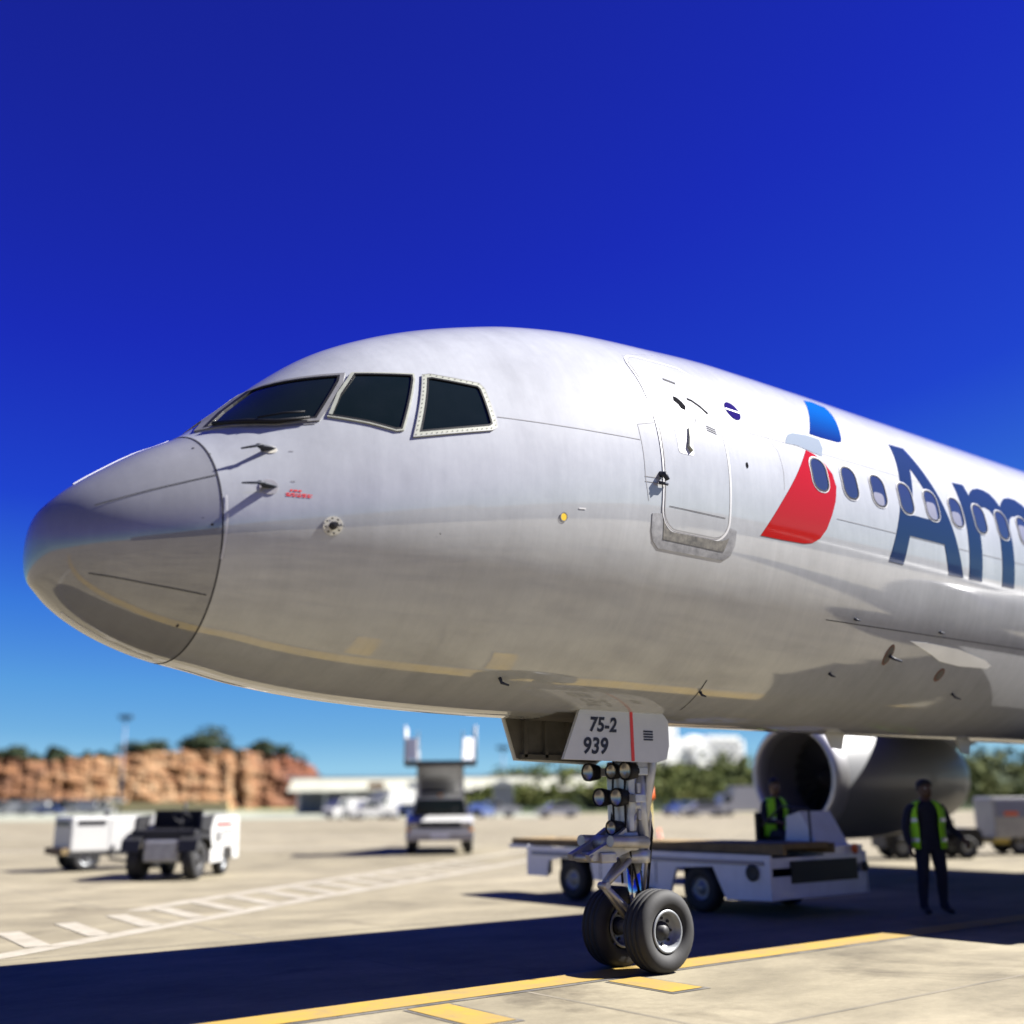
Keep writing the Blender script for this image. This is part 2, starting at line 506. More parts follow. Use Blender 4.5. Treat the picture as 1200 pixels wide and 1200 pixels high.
def densify(poly, step, closed=True):
    out = []
    n = len(poly)
    for i in range(n if closed else n-1):
        a, b = Vector(poly[i]), Vector(poly[(i+1) % n])
        k = max(1, int((b-a).length/step))
        for j in range(k): out.append(tuple(a.lerp(b, j/k)))
    if not closed: out.append(tuple(poly[-1]))
    return out
def inside(p, poly):
    c = False; n = len(poly); j = n-1
    for i in range(n):
        if (poly[i][1] > p[1]) != (poly[j][1] > p[1]) and p[0] < (poly[j][0]-poly[i][0])*(p[1]-poly[i][1])/(poly[j][1]-poly[i][1])+poly[i][0]:
            c = not c
        j = i
    return c
def smooth_poly(poly, it=2, keep=()):      # Chaikin corner cutting
    for _ in range(it):
        q = []
        for i in range(len(poly)):
            a, b = poly[i], poly[(i+1) % len(poly)]
            q += [(a[0]*.75+b[0]*.25, a[1]*.75+b[1]*.25), (a[0]*.25+b[0]*.75, a[1]*.25+b[1]*.75)]
        poly = q
    return poly
def conform(mb, poly, off, holes=(), step=.06, side=-1, rim=0., mi=0):
    P = [[(x, th_of(x, z)*KA) for x, z in densify(p, step)] for p in [poly]+list(holes)]
    vs = []; es = []
    for p in P:
        n0 = len(vs)
        vs += [Vector(q) for q in p]
        es += [(n0+i, n0+(i+1) % len(p)) for i in range(len(p))]
    xs = [q[0] for q in P[0]]; ts = [q[1] for q in P[0]]
    x = min(xs)+step*.5
    while x < max(xs):
        t = min(ts)+step*.5
        while t < max(ts):
            if inside((x, t), P[0]) and not any(inside((x, t), h) for h in P[1:]):
                vs.append(Vector((x, t)))
            t += step
        x += step
    ov, oe, of, *_ = delaunay_2d_cdt(vs, es, [], 0, 1e-5)
    tri = []
    for f in of:
        c = (sum(ov[i][0] for i in f)/len(f), sum(ov[i][1] for i in f)/len(f))
        if inside(c, P[0]) and not any(inside(c, h) for h in P[1:]): tri.append(list(f))
    pts = [surf(q[0], q[1]/KA, side)+norm(q[0], q[1]/KA, side)*off for q in ov]
    mb.add(pts, tri, mi, True)
    if rim:
        for p in P:
            top = [surf(a, b/KA, side)+norm(a, b/KA, side)*off for a, b in p]
            bot = [surf(a, b/KA, side)+norm(a, b/KA, side)*(off-rim) for a, b in p]
            n = len(p)
            mb.add(top+bot, [[i, (i+1) % n, n+(i+1) % n, n+i] for i in range(n)], mi)
    return mb
def ribbon(mb, path, width, off=.003, side=-1, step=.06, mi=0, closed=False):
    q = densify(path, step, closed)
    if closed: q.append(q[0])
    ps = [(surf(x, th_of(x, z), side), norm(x, th_of(x, z), side)) for x, z in q]
    vs = []
    for i, (p, n) in enumerate(ps):
        d = (ps[min(i+1, len(ps)-1)][0]-ps[max(i-1, 0)][0]).normalized()
        w = d.cross(n).normalized()*width/2
        vs += [p-w+n*off, p+w+n*off]
    mb.add(vs, [[2*i, 2*i+1, 2*i+3, 2*i+2] for i in range(len(ps)-1)], mi, True)
    return mb
def rrect(x0, x1, z0, z1, r, n=5):
    out = []
    for cx, cz, a0 in ((x1-r, z0+r, -PI/2), (x1-r, z1-r, 0), (x0+r, z1-r, PI/2), (x0+r, z0+r, PI)):
        for k in range(n+1):
            a = a0+PI/2*k/n
            out.append((cx+r*math.cos(a), cz+r*math.sin(a)))
    return out
def ellipse(cx, cz, a, b, n=20, tilt=0):
    return [(cx+a*math.cos(t)*math.cos(tilt)-b*math.sin(t)*math.sin(tilt), cz+a*math.cos(t)*math.sin(tilt)+b*math.sin(t)*math.cos(tilt)) for t in [2*PI*k/n for k in range(n)]]
def grow(poly, d):
    cx = sum(p[0] for p in poly)/len(poly); cz = sum(p[1] for p in poly)/len(poly)
    n = len(poly)
    area = sum(poly[i][0]*poly[(i+1) % n][1]-poly[(i+1) % n][0]*poly[i][1] for i in range(n))
    sg = 1 if area > 0 else -1
    out = []
    for i in range(n):
        a, b, c = Vector(poly[i-1]), Vector(poly[i]), Vector(poly[(i+1) % n])
        e1 = (b-a).normalized(); e2 = (c-b).normalized()
        nn = (Vector((e1.y, -e1.x))+Vector((e2.y, -e2.x)))
        if nn.length < 1e-6: nn = Vector((e1.y, -e1.x))
        nn.normalize()
        k = max(.5, nn.dot(Vector((e1.y, -e1.x))))
        q = b+nn*sg*d/k
        out.append((q.x, q.y))
    return out

# ================================================================ ground
def sheet(name, poly, z, m):
    mb = MB()
    mb.add([(x, y, z) for x, y in poly], [list(range(len(poly)))])
    return structure(mb.build(name, m))
mb = MB()
GS = 4500
mb.add([(-GS, -GS, 0), (GS, -GS, 0), (GS, GS, 0), (-GS, GS, 0)], [[0, 1, 2, 3]])
structure(mb.build('apron', 'apron'))
Rg = Vector((.783, -.62)); Fg = Vector((.623, .782)); C2 = Vector((CAM.x, CAM.y))
def far(px, d):                     # ground place seen under a column of the photograph, d metres away along the view axis
    v = C2+Fg*d+Rg*((px-600)/FPX*d*.968)
    return v.x, v.y
def band(name, d0, d1, z, m, px0=-900, px1=2100):
    sheet(name, [far(px0, d0), far(px1, d0), far(px1, d1), far(px0, d1)], z, m)
band('taxiway', 118, 220, .004, 'taxiway', -1500, 640)
band('verge', 220, 1500, .004, 'grassfar', -1800, 3000)
band('verge', 150, 219.9, .004, 'grassfar', 641, 3000)
mb = MB()
for k in range(-6, 22):
    for a_, b_ in (((k*7.5-3.1, -45), (k*7.5-3.1, 160)), ((-50, k*7.5-2.6), (160, k*7.5-2.6))):
        w_ = Vector((.022, 0)) if a_[0] == b_[0] else Vector((0, .022))
        p_ = [Vector(a_)-w_, Vector(a_)+w_, Vector(b_)+w_, Vector(b_)-w_]
        z_ = .0015 if a_[0] == b_[0] else .002
        mb.add([(*q, z_) for q in p_], [[0, 1, 2, 3]])
structure(mb.build('slab_joint', 'joint'))
# painted lines
def line(name, pts, w, z, m):
    mb = MB()
    vs = []
    for i, p in enumerate(pts):
        a = Vector(pts[max(i-1, 0)]); b = Vector(pts[min(i+1, len(pts)-1)])
        d = (b-a).normalized(); nrm = Vector((-d.y, d.x))*w/2
        q = Vector(p)
        vs += [(*(q-nrm), z), (*(q+nrm), z)]
    mb.add(vs, [[2*i, 2*i+1, 2*i+3, 2*i+2] for i in range(len(pts)-1)])
    return structure(mb.build(name, m))
def xline(name, x0, x1, yc, w, z, m, seg=1.5):
    n = max(2, int((x1-x0)/seg))
    return line(name, [(x0+(x1-x0)*i/n, yc) for i in range(n+1)], w, z, m)
xline('line_border', -25, 60, -.02, .56, .004, 'blackline')
xline('lead_in_line', -25, 60, -.02, .42, .008, 'yellowline')
for x, y0, y1 in ((3.32, -1.25, -.35), (5.5, -1.15, -.35)):
    line('line_border', [(x, y0-.06), (x, y1)], .48, .004, 'blackline')
    line('stop_bar', [(x, y0), (x, y1)], .40, .008, 'yellowline')
# hatched white walkway, two lines and rungs
line('walkway_line', [(-6, 0), (0, 4.2), (3.05, 6.33), (5.3, 7.92), (8.1, 9.95), (11.3, 12.0), (16.2, 15.3), (26, 22)], .34, .004, 'whiteline')
line('walkway_line', [(4.6, 9.5), (5.05, 9.95), (7.5, 11.7), (10.7, 13.9), (13.5, 15.8), (18, 18.9), (26, 24.4)], .34, .004, 'whiteline')
for k in range(-1, 16):
    x = 2.08+.93*k
    y = 4.2+.70*x
    structure(line('walkway_rung', [(x+.02, y+.2), (x+.16, y+2.05)], .30, .008, 'whiteline'))
line('apron_edge_line', [far(-300, 62), far(900, 50)], .5, .004, 'whiteline')
line('apron_edge_line', [far(-300, 40), far(560, 43)], .6, .004, 'whiteline')

# ================================================================ airliner
air = thing('airliner', 'silver twin-engine jet airliner with red and blue emblem and navy lettering', 'airliner', (6.0, 0, 0))
AO = Vector((6.0, 0, 0))
def part(mb, name, m, parent=air):
    if parent is air or True:
        mb.v = [(v[0]-AO.x, v[1], v[2]) for v in mb.v]
    return mb.build(name, m, parent)
NTH = 144
RK = -.0604
def kx(x): return RK*max(0., 1-abs(x-1.02)/(1.02 if x < 1.02 else 2.0))
def tilted(xs, th, side):
    x = xs; k = kx(xs)
    for _ in range(6):
        x = max(0, xs+k*(surf(max(x, 0), th, side).z-3.6))
    return surf(x, th, side)
def skin_mesh(xs):
    mb = MB(); vs = []
    for x in xs:
        for k in range(NTH):
            a = 2*PI*k/NTH
            if math.cos(a) >= 0: vs.append(tilted(x, a, -1))
            else: vs.append(tilted(x, PI-a, 1))
    fs = [[i*NTH+k, i*NTH+(k+1) % NTH, (i+1)*NTH+(k+1) % NTH, (i+1)*NTH+k] for i in range(len(xs)-1) for k in range(NTH)]
    mb.add(vs, fs, 0, True)
    return mb
part(skin_mesh([1.025+.06*i for i in range(117)]+[8.1+.7*i for i in range(31)]+[30+.6*i for i in range(29)]), 'fuselage', 'skin')
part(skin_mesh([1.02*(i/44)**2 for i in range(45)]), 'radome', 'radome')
# radome joint
mb = MB(); vs = []
for dx in (-.006, .005):
    for k in range(NTH):
        a = 2*PI*k/NTH
        th, sd = (a, -1) if math.cos(a) >= 0 else (PI-a, 1)
        p = tilted(1.0225+dx, th, sd)
        vs.append(p+norm(1.0225, th, sd)*.0025)
mb.add(vs, [[k, (k+1) % NTH, NTH+(k+1) % NTH, NTH+k] for k in range(NTH)], 0, True)
part(mb, 'radome_joint', 'seam')
mb = MB()
ribbon(mb, [(1.048, 3.62), (1.046, 3.74)], .014, .005)
ribbon(mb, [(1.050, 3.28), (1.054, 3.60)], .016, .005)
part(mb, 'joint_chip', 'stickerwhite')  # white ribbons paint a highlight along the radome joint
# lightning strips on the radome
for sd in (-1, 1):
    mb = MB(); ribbon(mb, [(.29, 3.655), (.6, 3.77), (1.0, 3.905)], .008, .004, sd); part(mb, 'lightning_strip', 'seam')
    mb = MB(); ribbon(mb, [(.30, 3.17), (.65, 3.10), (1.02, 3.04)], .008, .004, sd); part(mb, 'lightning_strip', 'seam')
for a in (PI/2-.02, -PI/2+.02):
    mb = MB(); vs = []
    for i in range(21):
        x = .28+.70*i/20
        p = surf(x, a, -1); n = norm(x, a, -1)
        for sy, up in ((-.012, 0), (-.008, .007), (.008, .007), (.012, 0)):
            vs.append(p+Vector((0, sy, 0))+n*up)
    mb.add(vs, [[i*4+k, i*4+k+1, i*4+k+5, i*4+k+4] for i in range(20) for k in range(3)])
    part(mb, 'lightning_strip', 'stickerwhite')
# cockpit windows
W1 = [(1.105, 4.425), (1.29, 4.635), (1.53, 4.872), (1.985, 4.905), (1.955, 4.84), (1.70, 4.44), (1.44, 4.40)]
W2 = [(1.80, 4.47), (1.91, 4.68), (2.085, 4.925), (2.495, 4.945), (2.485, 4.90), (2.285, 4.395), (2.24, 4.385), (2.055, 4.43)]
W3 = [(2.42, 4.385), (2.605, 4.925), (2.64, 4.935), (2.99, 4.895), (3.005, 4.87), (3.025, 4.54), (3.0, 4.52)]
def near_front(poly):
    # the windscreen reaches the centre post: given as (x, th)
    return poly
for sd in (-1, 1):
    for nm, wp, fm, g1 in (('windscreen', W1, 'framegrey', .028), ('side_window', W2, 'framecream', .017), ('side_window', W3, 'framecream', .040)):
        mb = MB(); conform(mb, wp, .003, side=sd, step=.05)
        pane = part(mb, nm, 'glass')
        mb = MB(); conform(mb, grow(wp, g1), .013, holes=[grow(wp, -.006)], side=sd, step=.05, rim=.014)
        fr = part(mb, 'window_frame', fm, pane)
        mb = MB(); conform(mb, grow(wp, .004), .0145, holes=[grow(wp, -.010)], side=sd, step=.05, rim=.016)
        part(mb, 'window_seal', 'black', pane)
        if wp is W3:
            mb = MB()
            for x, z in densify(grow(wp, .025), .042):
                conform(mb, ellipse(x, z, .005, .005, 6), .016, side=sd, step=.05)
            tag(part(mb, 'frame_screw', 'seam', pane), kind='stuff')
            mb = MB()
            ribbon(mb, grow(wp, .040), .007, .014, side=sd, closed=True)
            part(mb, 'window_seam', 'framegrey', pane)
        if wp is W2:
            mb = MB(); ribbon(mb, [(1.80, 4.475), (1.91, 4.69), (2.075, 4.925)], .03, .018, side=sd)
            part(mb, 'window_post', 'framecream', pane)
    # dark sill of the windscreen and wiper
    mb = MB()
    pa = [(x, th_of(x, z)) for x, z in ((1.145, 4.425), (1.30, 4.40), (1.45, 4.385), (1.66, 4.425))]
    mb.tube([surf(x, t, sd)+norm(x, t, sd)*.03 for x, t in pa], [.016, .02, .018, .010], 8)
    mb.tube([surf(x, t, sd)+norm(x, t, sd)*.05 for x, t in ((1.36, th_of(1.36, 4.41)), (1.52, th_of(1.52, 4.45)), (1.64, th_of(1.64, 4.46)))], .008, 6)
    part(mb, 'wiper', 'black')
    mb = MB(); ribbon(mb, [(1.12, 4.415), (1.30, 4.375), (1.45, 4.365), (1.69, 4.40)], .03, .004, side=sd)
    part(mb, 'windscreen_sill', 'framegrey')
# probes
def probe(x, z, L, base):
    p = surf(x, th_of(x, z), -1); n = norm(x, th_of(x, z), -1)
    mb = MB()
    vs = []; fs = []
    fw = Vector((-1, 0, 0)); fw = (fw-n*fw.dot(n)).normalized(); up = n.cross(fw)
    # swept blade mast
    for s_, c_, sh in ((0, .060, 0), (L*.45, .050, .025), (L*.8, .034, .055), (L+.008, .022, .080)):
        for a in range(8):
            q = 2*PI*a/8
            vs.append(p+n*s_+fw*(sh+c_*math.cos(q))+up*(.014*math.sin(q)))
    for i in range(3):
        for a in range(8): fs.append([i*8+a, i*8+(a+1) % 8, i*8+8+(a+1) % 8, i*8+8+a])
    mb.add(vs, fs, 0, True)
    mb.tube([p+n*L+fw*.04, p+n*L+fw*.12, p+n*(L+.002)+fw*.205], [.010, .010, .006], 10)
    o = part(mb, 'pitot_probe', 'textdark')
    if base:
        mb = MB(); conform(mb, ellipse(x-.01, z, .062, .060, 22), .006, rim=.006)
        part(mb, 'base_plate', 'metal', o)
    else:
        mb = MB(); conform(mb, ellipse(x, z, .045, .035, 18), .005, rim=.005)
        part(mb, 'base_plate', 'cream', o)
probe(1.355, 4.14, .065, False)
probe(1.325, 3.822, .075, True)
# angle of attack vane
mb = MB(); conform(mb, ellipse(1.755, 3.562, .070, .070, 28), .006, rim=.007)
aoa = part(mb, 'vane_plate', 'cream')
mb = MB()
for k in range(8):
    a = 2*PI*k/8+.2
    conform(mb, ellipse(1.755+.054*math.cos(a), 3.562+.054*math.sin(a), .0075, .0075, 8), .0085)
conform(mb, ellipse(1.755, 3.562, .030, .030, 16), .009)
part(mb, 'plate_screw', 'seam', aoa)
p = surf(1.755, th_of(1.755, 3.562)); n = norm(1.755, th_of(1.755, 3.562))
mb = MB(); mb.tube([p, p+n*.02, p+n*.035], [.028, .024, .016], 12)
mb.tube([p+n*.03, p+n*.12], [.024, .017], 10)
mb.tube([p+n*.06+Vector((-.01, 0, 0)), p+n*.055+Vector((.075, -.01, .004))], [.010, .004], 6)
part(mb, 'vane', 'seam', aoa)
# red warning print beside the probe
mb = MB()
rw = random.Random(3)
for row, (z, x0, x1) in enumerate(((3.806, 1.452, 1.535), (3.780, 1.425, 1.60), (3.764, 1.425, 1.60))):
    x = x0
    while x < x1:
        w = rw.uniform(.012, .035)
        ribbon(mb, [(x, z-.018*(x-1.42)), (min(x+w, x1), z-.018*(x+w-1.42))], .010 if row else .013, .002, step=.02)
        x += w+.007
part(mb, 'warning_print', 'redstripe')
mb = MB()
ribbon(mb, [(1.47, 4.128), (1.50, 4.128)], .006, .002); ribbon(mb, [(1.46, 3.876), (1.49, 3.876)], .006, .002)
tag(part(mb, 'small_print', 'seamlight'), kind='stuff')
mb = MB()
for x, z, r in ((1.02-.06, 3.515, .010), (.93, 2.845, .009), (.93, 4.17, .007), (1.0, 4.1, .006), (.90, 3.56, .005), (2.57, 3.58, .006)):
    conform(mb, ellipse(x, z, r, r, 8), .003)
tag(part(mb, 'fastener', 'seam'), kind='stuff')
mb = MB(); conform(mb, ellipse(3.655, 3.84, .030, .032, 20), .004, rim=.004)
part(mb, 'static_port', 'yellowdot')
mb = MB(); ribbon(mb, grow(ellipse(3.655, 3.84, .030, .032, 20), .003), .008, .005, closed=True)
part(mb, 'port_ring', 'seamlight')
mb = MB()
conform(mb, ellipse(5.852, 4.652, .016, .030, 14), .004)
part(mb, 'vent_port', 'port')
mb = MB()
conform(mb, [(5.045, 5.16), (5.06, 5.21), (5.10, 5.205), (5.15, 5.165), (5.175, 5.12), (5.15, 5.075), (5.10, 5.085), (5.085, 5.13)], .011)
part(mb, 'vent_port', 'port')
# panel seams
def seam(path, w=.006, m='seamlight', off=.0022):
    mb = MB(); ribbon(mb, path, w, off); return part(mb, 'panel_seam', m)
seam([(3.09, 4.62), (3.8, 4.632), (4.49, 4.645)], .007)
seam([(7.2, 4.335), (11, 4.325), (16, 4.325)], .007)
seam([(7.28, 3.352), (11, 3.352), (16, 3.352)], .009, 'seam')
seam([(6.0, 5.02), (6.5, 5.03), (9.0, 5.03)], .004)
seam([(4.49, 4.80), (4.503, 4.5), (4.508, 4.30), (4.55, 4.1)], .005)
seam([(4.50, 4.31), (4.985, 4.335), (4.985, 4.285), (4.50, 4.265)], .006)
seam([(4.50, 4.80), (4.72, 4.86), (4.88, 4.86)], .006)
seam([(4.66, 5.07), (4.68, 5.35), (4.76, 5.66), (5.16, 5.80), (5.59, 5.92)], .003, 'lap')
seam([(6.25, 5.05), (6.38, 4.9), (6.40, 4.7), (6.38, 4.5)], .004)
mb = MB(); ribbon(mb, [(3.80, 3.93), (3.87, 3.935)], .014, .003); part(mb, 'small_print', 'stickerwhite')
# forward boarding door
DX0, DX1, DZ0, DZ1 = 4.745, 5.565, 3.90, 5.66
dpoly = rrect(DX0, DX1, DZ0, DZ1, .17, 8)
mb = MB(); conform(mb, dpoly, .008, step=.08, rim=.008)
door = part(mb, 'boarding_door', 'doorpaint')
mb = MB(); ribbon(mb, grow(dpoly, .006), .008, .0095, closed=True)
part(mb, 'door_gap', 'lap', door)
bandp = [p for p in grow(dpoly, .034)]
mb = MB(); conform(mb, bandp, .006, holes=[grow(dpoly, .012)], step=.08, rim=.006)
part(mb, 'door_surround', 'stickerwhite', door)
mb = MB(); conform(mb, rrect(4.93, 5.12, 4.60, 4.92, .03), .010, step=.05)
part(mb, 'handle_recess', 'stickerwhite', door)
mb = MB()
hp = [(5.11, 4.875), (5.085, 4.77), (5.055, 4.68), (5.085, 4.645), (5.10, 4.66)]
mb.tube([surf(x, th_of(x, z))+norm(x, th_of(x, z))*.020 for x, z in hp], [.009, .013, .016, .02, .012], 8)
part(mb, 'door_handle', 'framecream', door)
mb = MB()
ribbon(mb, [(5.245, 5.225), (5.30, 5.215), (5.38, 5.17), (5.455, 5.105)], .026, .011)
part(mb, 'arc_mark', 'port', door)
mb = MB()
for i in range(3): ribbon(mb, [(5.365, 4.955-.022*i), (5.485, 4.935-.022*i)], .009, .0105)
ribbon(mb, [(5.06, 5.415), (5.20, 5.395)], .030, .0105)
ribbon(mb, [(5.28, 5.05), (5.22, 4.95)], .005, .0105)
ribbon(mb, [(4.79, 4.09), (5.52, 4.09)], .006, .0105)
tag(part(mb, 'small_print', 'printgrey', door), kind='stuff')
mb = MB()
for x0, x1 in ((4.66, 4.70), (4.715, 4.75)):
    pass
p = surf(4.69, th_of(4.69, 4.30)); n = norm(4.69, th_of(4.69, 4.30))
mb.tube([p-n*.01+Vector((0, 0, .06)), p+n*.05+Vector((0, 0, .05)), p+n*.055+Vector((.03, 0, 0))], [.03, .028, .02], 8)
mb.tube([p+n*.03+Vector((-.05, 0, -.03)), p+n*.03+Vector((.05, 0, -.03))], .014, 6)
part(mb, 'door_hinge', 'textdark', door)
# scuff plate under the door
sp = [(4.60, 4.00), (4.605, 3.86), (4.64, 3.77), (4.72, 3.715), (5.56, 3.715), (5.655, 3.77), (5.695, 3.87), (5.695, 4.00), (5.56, 4.02), (5.545, 3.95), (5.46, 3.895), (4.86, 3.895), (4.78, 3.93), (4.75, 4.02)]
mb = MB(); conform(mb, sp, .004, step=.06, rim=.004)
sc = part(mb, 'scuff_plate', 'scuff')
mb = MB(); conform(mb, [(4.735, 3.98), (4.76, 3.80), (5.55, 3.79), (5.60, 3.92), (5.56, 3.90), (5.47, 3.875), (4.86, 3.875), (4.78, 3.90)], .0065, step=.06)
part(mb, 'worn_strip', 'scuffdark', sc)
# emblem
RED = [(6.034, 4.004), (6.336, 4.377), (6.604, 4.694), (6.866, 5.015), (6.985, 4.993), (7.12, 4.915), (7.215, 4.815), (7.24, 4.678), (7.195, 4.516), (7.117, 4.353), (7.03, 4.20), (6.93, 4.095), (6.81, 4.035), (6.688, 4.015), (6.356, 4.006)]
BLU = [(7.60, 5.86), (7.80, 5.90), (7.99, 5.87), (7.93, 5.743), (7.794, 5.525), (7.675, 5.335), (7.625, 5.275), (7.54, 5.252), (7.255, 5.244), (7.064, 5.248), (7.226, 5.447), (7.42, 5.668)]
GRY = [(6.548, 5.025), (6.584, 5.083), (6.645, 5.144), (6.739, 5.185), (6.999, 5.215), (7.20, 5.21), (7.19, 5.10), (7.12, 4.995), (6.989, 5.008), (6.866, 5.022), (6.733, 5.04)]
for nm, poly, m in (('red_flight_emblem', RED, 'red'), ('grey_flight_emblem', GRY, 'greyem'), ('blue_flight_emblem', BLU, 'blue')):
    mb = MB(); conform(mb, poly, .0025, step=.07)
    part(mb, nm, m)
# lettering
A_out = [(8.70, 5.49), (9.005, 5.50), (9.05, 5.36), (9.14, 5.12), (9.24, 4.89), (9.335, 4.66), (9.43, 4.42), (9.577, 4.01), (9.272, 4.01), (9.172, 4.341), (8.50, 4.345), (8.385, 4.015), (8.114, 4.02), (8.235, 4.311), (8.335, 4.57), (8.425, 4.80), (8.53, 5.06)]
A_in = [(8.835, 5.19), (8.945, 4.97), (9.03, 4.77), (9.10, 4.585), (8.575, 4.585), (8.66, 4.80), (8.75, 5.01)]
mb = MB(); conform(mb, A_out, .003, holes=[A_in], step=.08); part(mb, 'title_letter', 'navy')
def arch(x0, x1, z, r_out, cz, n=8):   # half of an arch top, outer curve from x0 up and over to x1
    return [(x0+(x1-x0)*(1-math.cos(PI*k/n))/2, cz+(z-cz)*math.sin(PI*k/n)) for k in range(n+1)]
M_out = [(9.69, 5.175), (9.945, 5.19), (9.965, 5.05)]
M_out += [(10.03, 5.11), (10.13, 5.165), (10.28, 5.205), (10.42, 5.205), (10.53, 5.175), (10.60, 5.11), (10.645, 5.02)]
M_out += [(10.74, 5.10), (10.86, 5.17), (11.01, 5.205), (11.16, 5.205), (11.29, 5.16), (11.38, 5.07), (11.42, 4.94), (11.43, 4.75)]
M_out += [(11.43, 4.01), (11.15, 4.01), (11.15, 4.72), (11.13, 4.85), (11.07, 4.92), (10.97, 4.945), (10.86, 4.925), (10.77, 4.87), (10.705, 4.76)]
M_out += [(10.70, 4.01), (10.42, 4.01), (10.42, 4.72), (10.40, 4.85), (10.34, 4.92), (10.25, 4.945), (10.13, 4.925), (10.04, 4.87), (9.975, 4.77), (9.975, 4.01), (9.695, 4.01)]
mb = MB(); conform(mb, M_out, .003, step=.08); part(mb, 'title_letter', 'navy')
# round sticker
mb = MB(); conform(mb, ellipse(5.88, 5.243, .098, .104, 24), .003); st = part(mb, 'round_emblem', 'violet')
mb = MB(); conform(mb, [(5.785, 5.244), (5.975, 5.236), (5.975, 5.248), (5.785, 5.257)], .0045); part(mb, 'emblem_band', 'stickerwhite', st)
# cabin windows
for i in range(14):
    cx = 6.985+.508*i
    cz = 4.765
    mb = MB(); conform(mb, rrect(cx-.122, cx+.122, cz-.172, cz+.172, .105, 6), .0045, step=.06)
    pw = part(mb, 'cabin_window', 'cabglass')
    mb = MB(); conform(mb, rrect(cx-.144, cx+.144, cz-.194, cz+.194, .124, 6), .006, holes=[rrect(cx-.130, cx+.130, cz-.180, cz+.180, .112, 6)], step=.06, rim=.006)
    part(mb, 'window_frame', 'stickerwhite', pw)
    mb = MB(); conform(mb, rrect(cx-.134, cx+.134, cz-.184, cz+.184, .115, 6), .0085, holes=[rrect(cx-.118, cx+.118, cz-.168, cz+.168, .10, 6)], step=.06, rim=.006)
    part(mb, 'window_seal', 'black', pw)
    if i in (2, 4, 5, 8, 11):
        f = {2: .42, 4: .6, 5: .5, 8: .7, 11: .5}[i]
        mb = MB(); conform(mb, rrect(cx-.116, cx+.07, cz-.165, cz-.165+.33*f, .05, 5), .0055, step=.06)
        part(mb, 'window_blind', 'blind', pw)
# belly details
mb = MB(); conform(mb, ellipse(8.575, 3.11, .065, .105, 20), .004, rim=.004); ov = part(mb, 'drain_ring', 'drainbrown')
mb = MB(); conform(mb, ellipse(8.575, 3.11, .048, .085, 18), .006); part(mb, 'drain_plate', 'gearinner', ov)
mb = MB(); p = surf(8.60, th_of(8.60, 3.10)); n = norm(8.60, th_of(8.60, 3.10)); mb.tube([p, p+n*.05, p+n*.10+Vector((.10, 0, 0))], [.02, .018, .012], 8); part(mb, 'drain_mast', 'textdark', ov)
mb = MB(); conform(mb, ellipse(9.73, 2.975, .075, .07, 20), .004, rim=.004); ov = part(mb, 'drain_ring', 'drainbrown')
mb = MB(); conform(mb, ellipse(9.73, 2.975, .055, .05, 18), .006); part(mb, 'drain_plate', 'gearinner', ov)
for x, z, l in ((10.255, 2.80, .09), (7.74, 3.40, .04), (9.33, 3.40, .04), (7.77, 2.876, .05), (3.66, 2.61, .07), (6.12, 2.62, .05)):
    p = surf(x, th_of(x, z)); n = norm(x, th_of(x, z))
    mb = MB(); mb.tube([p, p+n*l*.7, p+n*l+Vector((l, 0, 0))], [.016, .014, .008], 6)
    part(mb, 'drain_mast', 'textdark')
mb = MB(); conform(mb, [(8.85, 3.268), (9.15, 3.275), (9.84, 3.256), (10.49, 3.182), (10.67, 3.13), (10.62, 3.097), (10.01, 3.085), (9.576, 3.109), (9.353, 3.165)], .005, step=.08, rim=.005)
part(mb, 'painted_reflection', 'reflectionwhite')  # pale patch painted in as a reflection on the lower fuselage
mb = MB(); ribbon(mb, [(6.06, 2.72), (6.15, 2.47)], .012, .003); part(mb, 'panel_seam', 'seam')
# belly bay between the gear doors
mb = MB()
vs = []
for i in range(15):
    x = 4.72+1.36*i/14
    for k in range(9):
        a = -PI/2+(k-4)/4*.21
        th, sd = (a, -1) if a > -PI/2 else (-PI-a, 1)
        vs.append(surf(x, th, sd)+norm(x, th, sd)*.004)
mb.add(vs, [[i*9+k, i*9+k+1, i*9+k+10, i*9+k+9] for i in range(14) for k in range(8)], 0, True)
part(mb, 'gear_bay', 'gearinner')

# ---- nose gear
def gear_door(side):
    if side < 0:
        poly = [(4.93, 2.47), (4.70, 1.97), (5.90, 1.955), (6.05, 1.99), (6.09, 2.12), (6.09, 2.36), (6.02, 2.43)]
    else:
        poly = [(4.72, 2.43), (4.88, 1.99), (5.95, 1.96), (6.06, 2.02), (6.09, 2.36), (6.03, 2.43)]
    y0 = side*.45
    mb = MB()
    mb.prism(poly, lambda a, b, t: (a, y0+side*t, b), 0, .035)
    d = part(mb, 'gear_door', ['gearwhite'])
    mb = MB()      # dark inner skin with ribs
    mb.prism(grow(poly, -.02), lambda a, b, t: (a, y0-side*t, b), 0.0005, .006)
    for x in (4.98, 5.25, 5.55, 5.85):
        mb.box(x-.02, x+.02, y0-side*.05 if side > 0 else y0, y0 if side > 0 else y0+.05, 2.02, 2.38)
    mb.box(4.92, 6.0, min(y0, y0-side*.05), max(y0, y0-side*.05), 2.0, 2.05)
    part(mb, 'door_rib', 'gearinner', d)
    return d
gd = gear_door(-1)
gear_door(1)
mb = MB()
YD = -.4875
mb.prism([(5.555, 2.435), (5.595, 2.435), (5.605, 1.965), (5.562, 1.965)], lambda a, b, t: (a, YD-t, b), 0, .001)
part(mb, 'red_stripe', 'redstripe', gd)
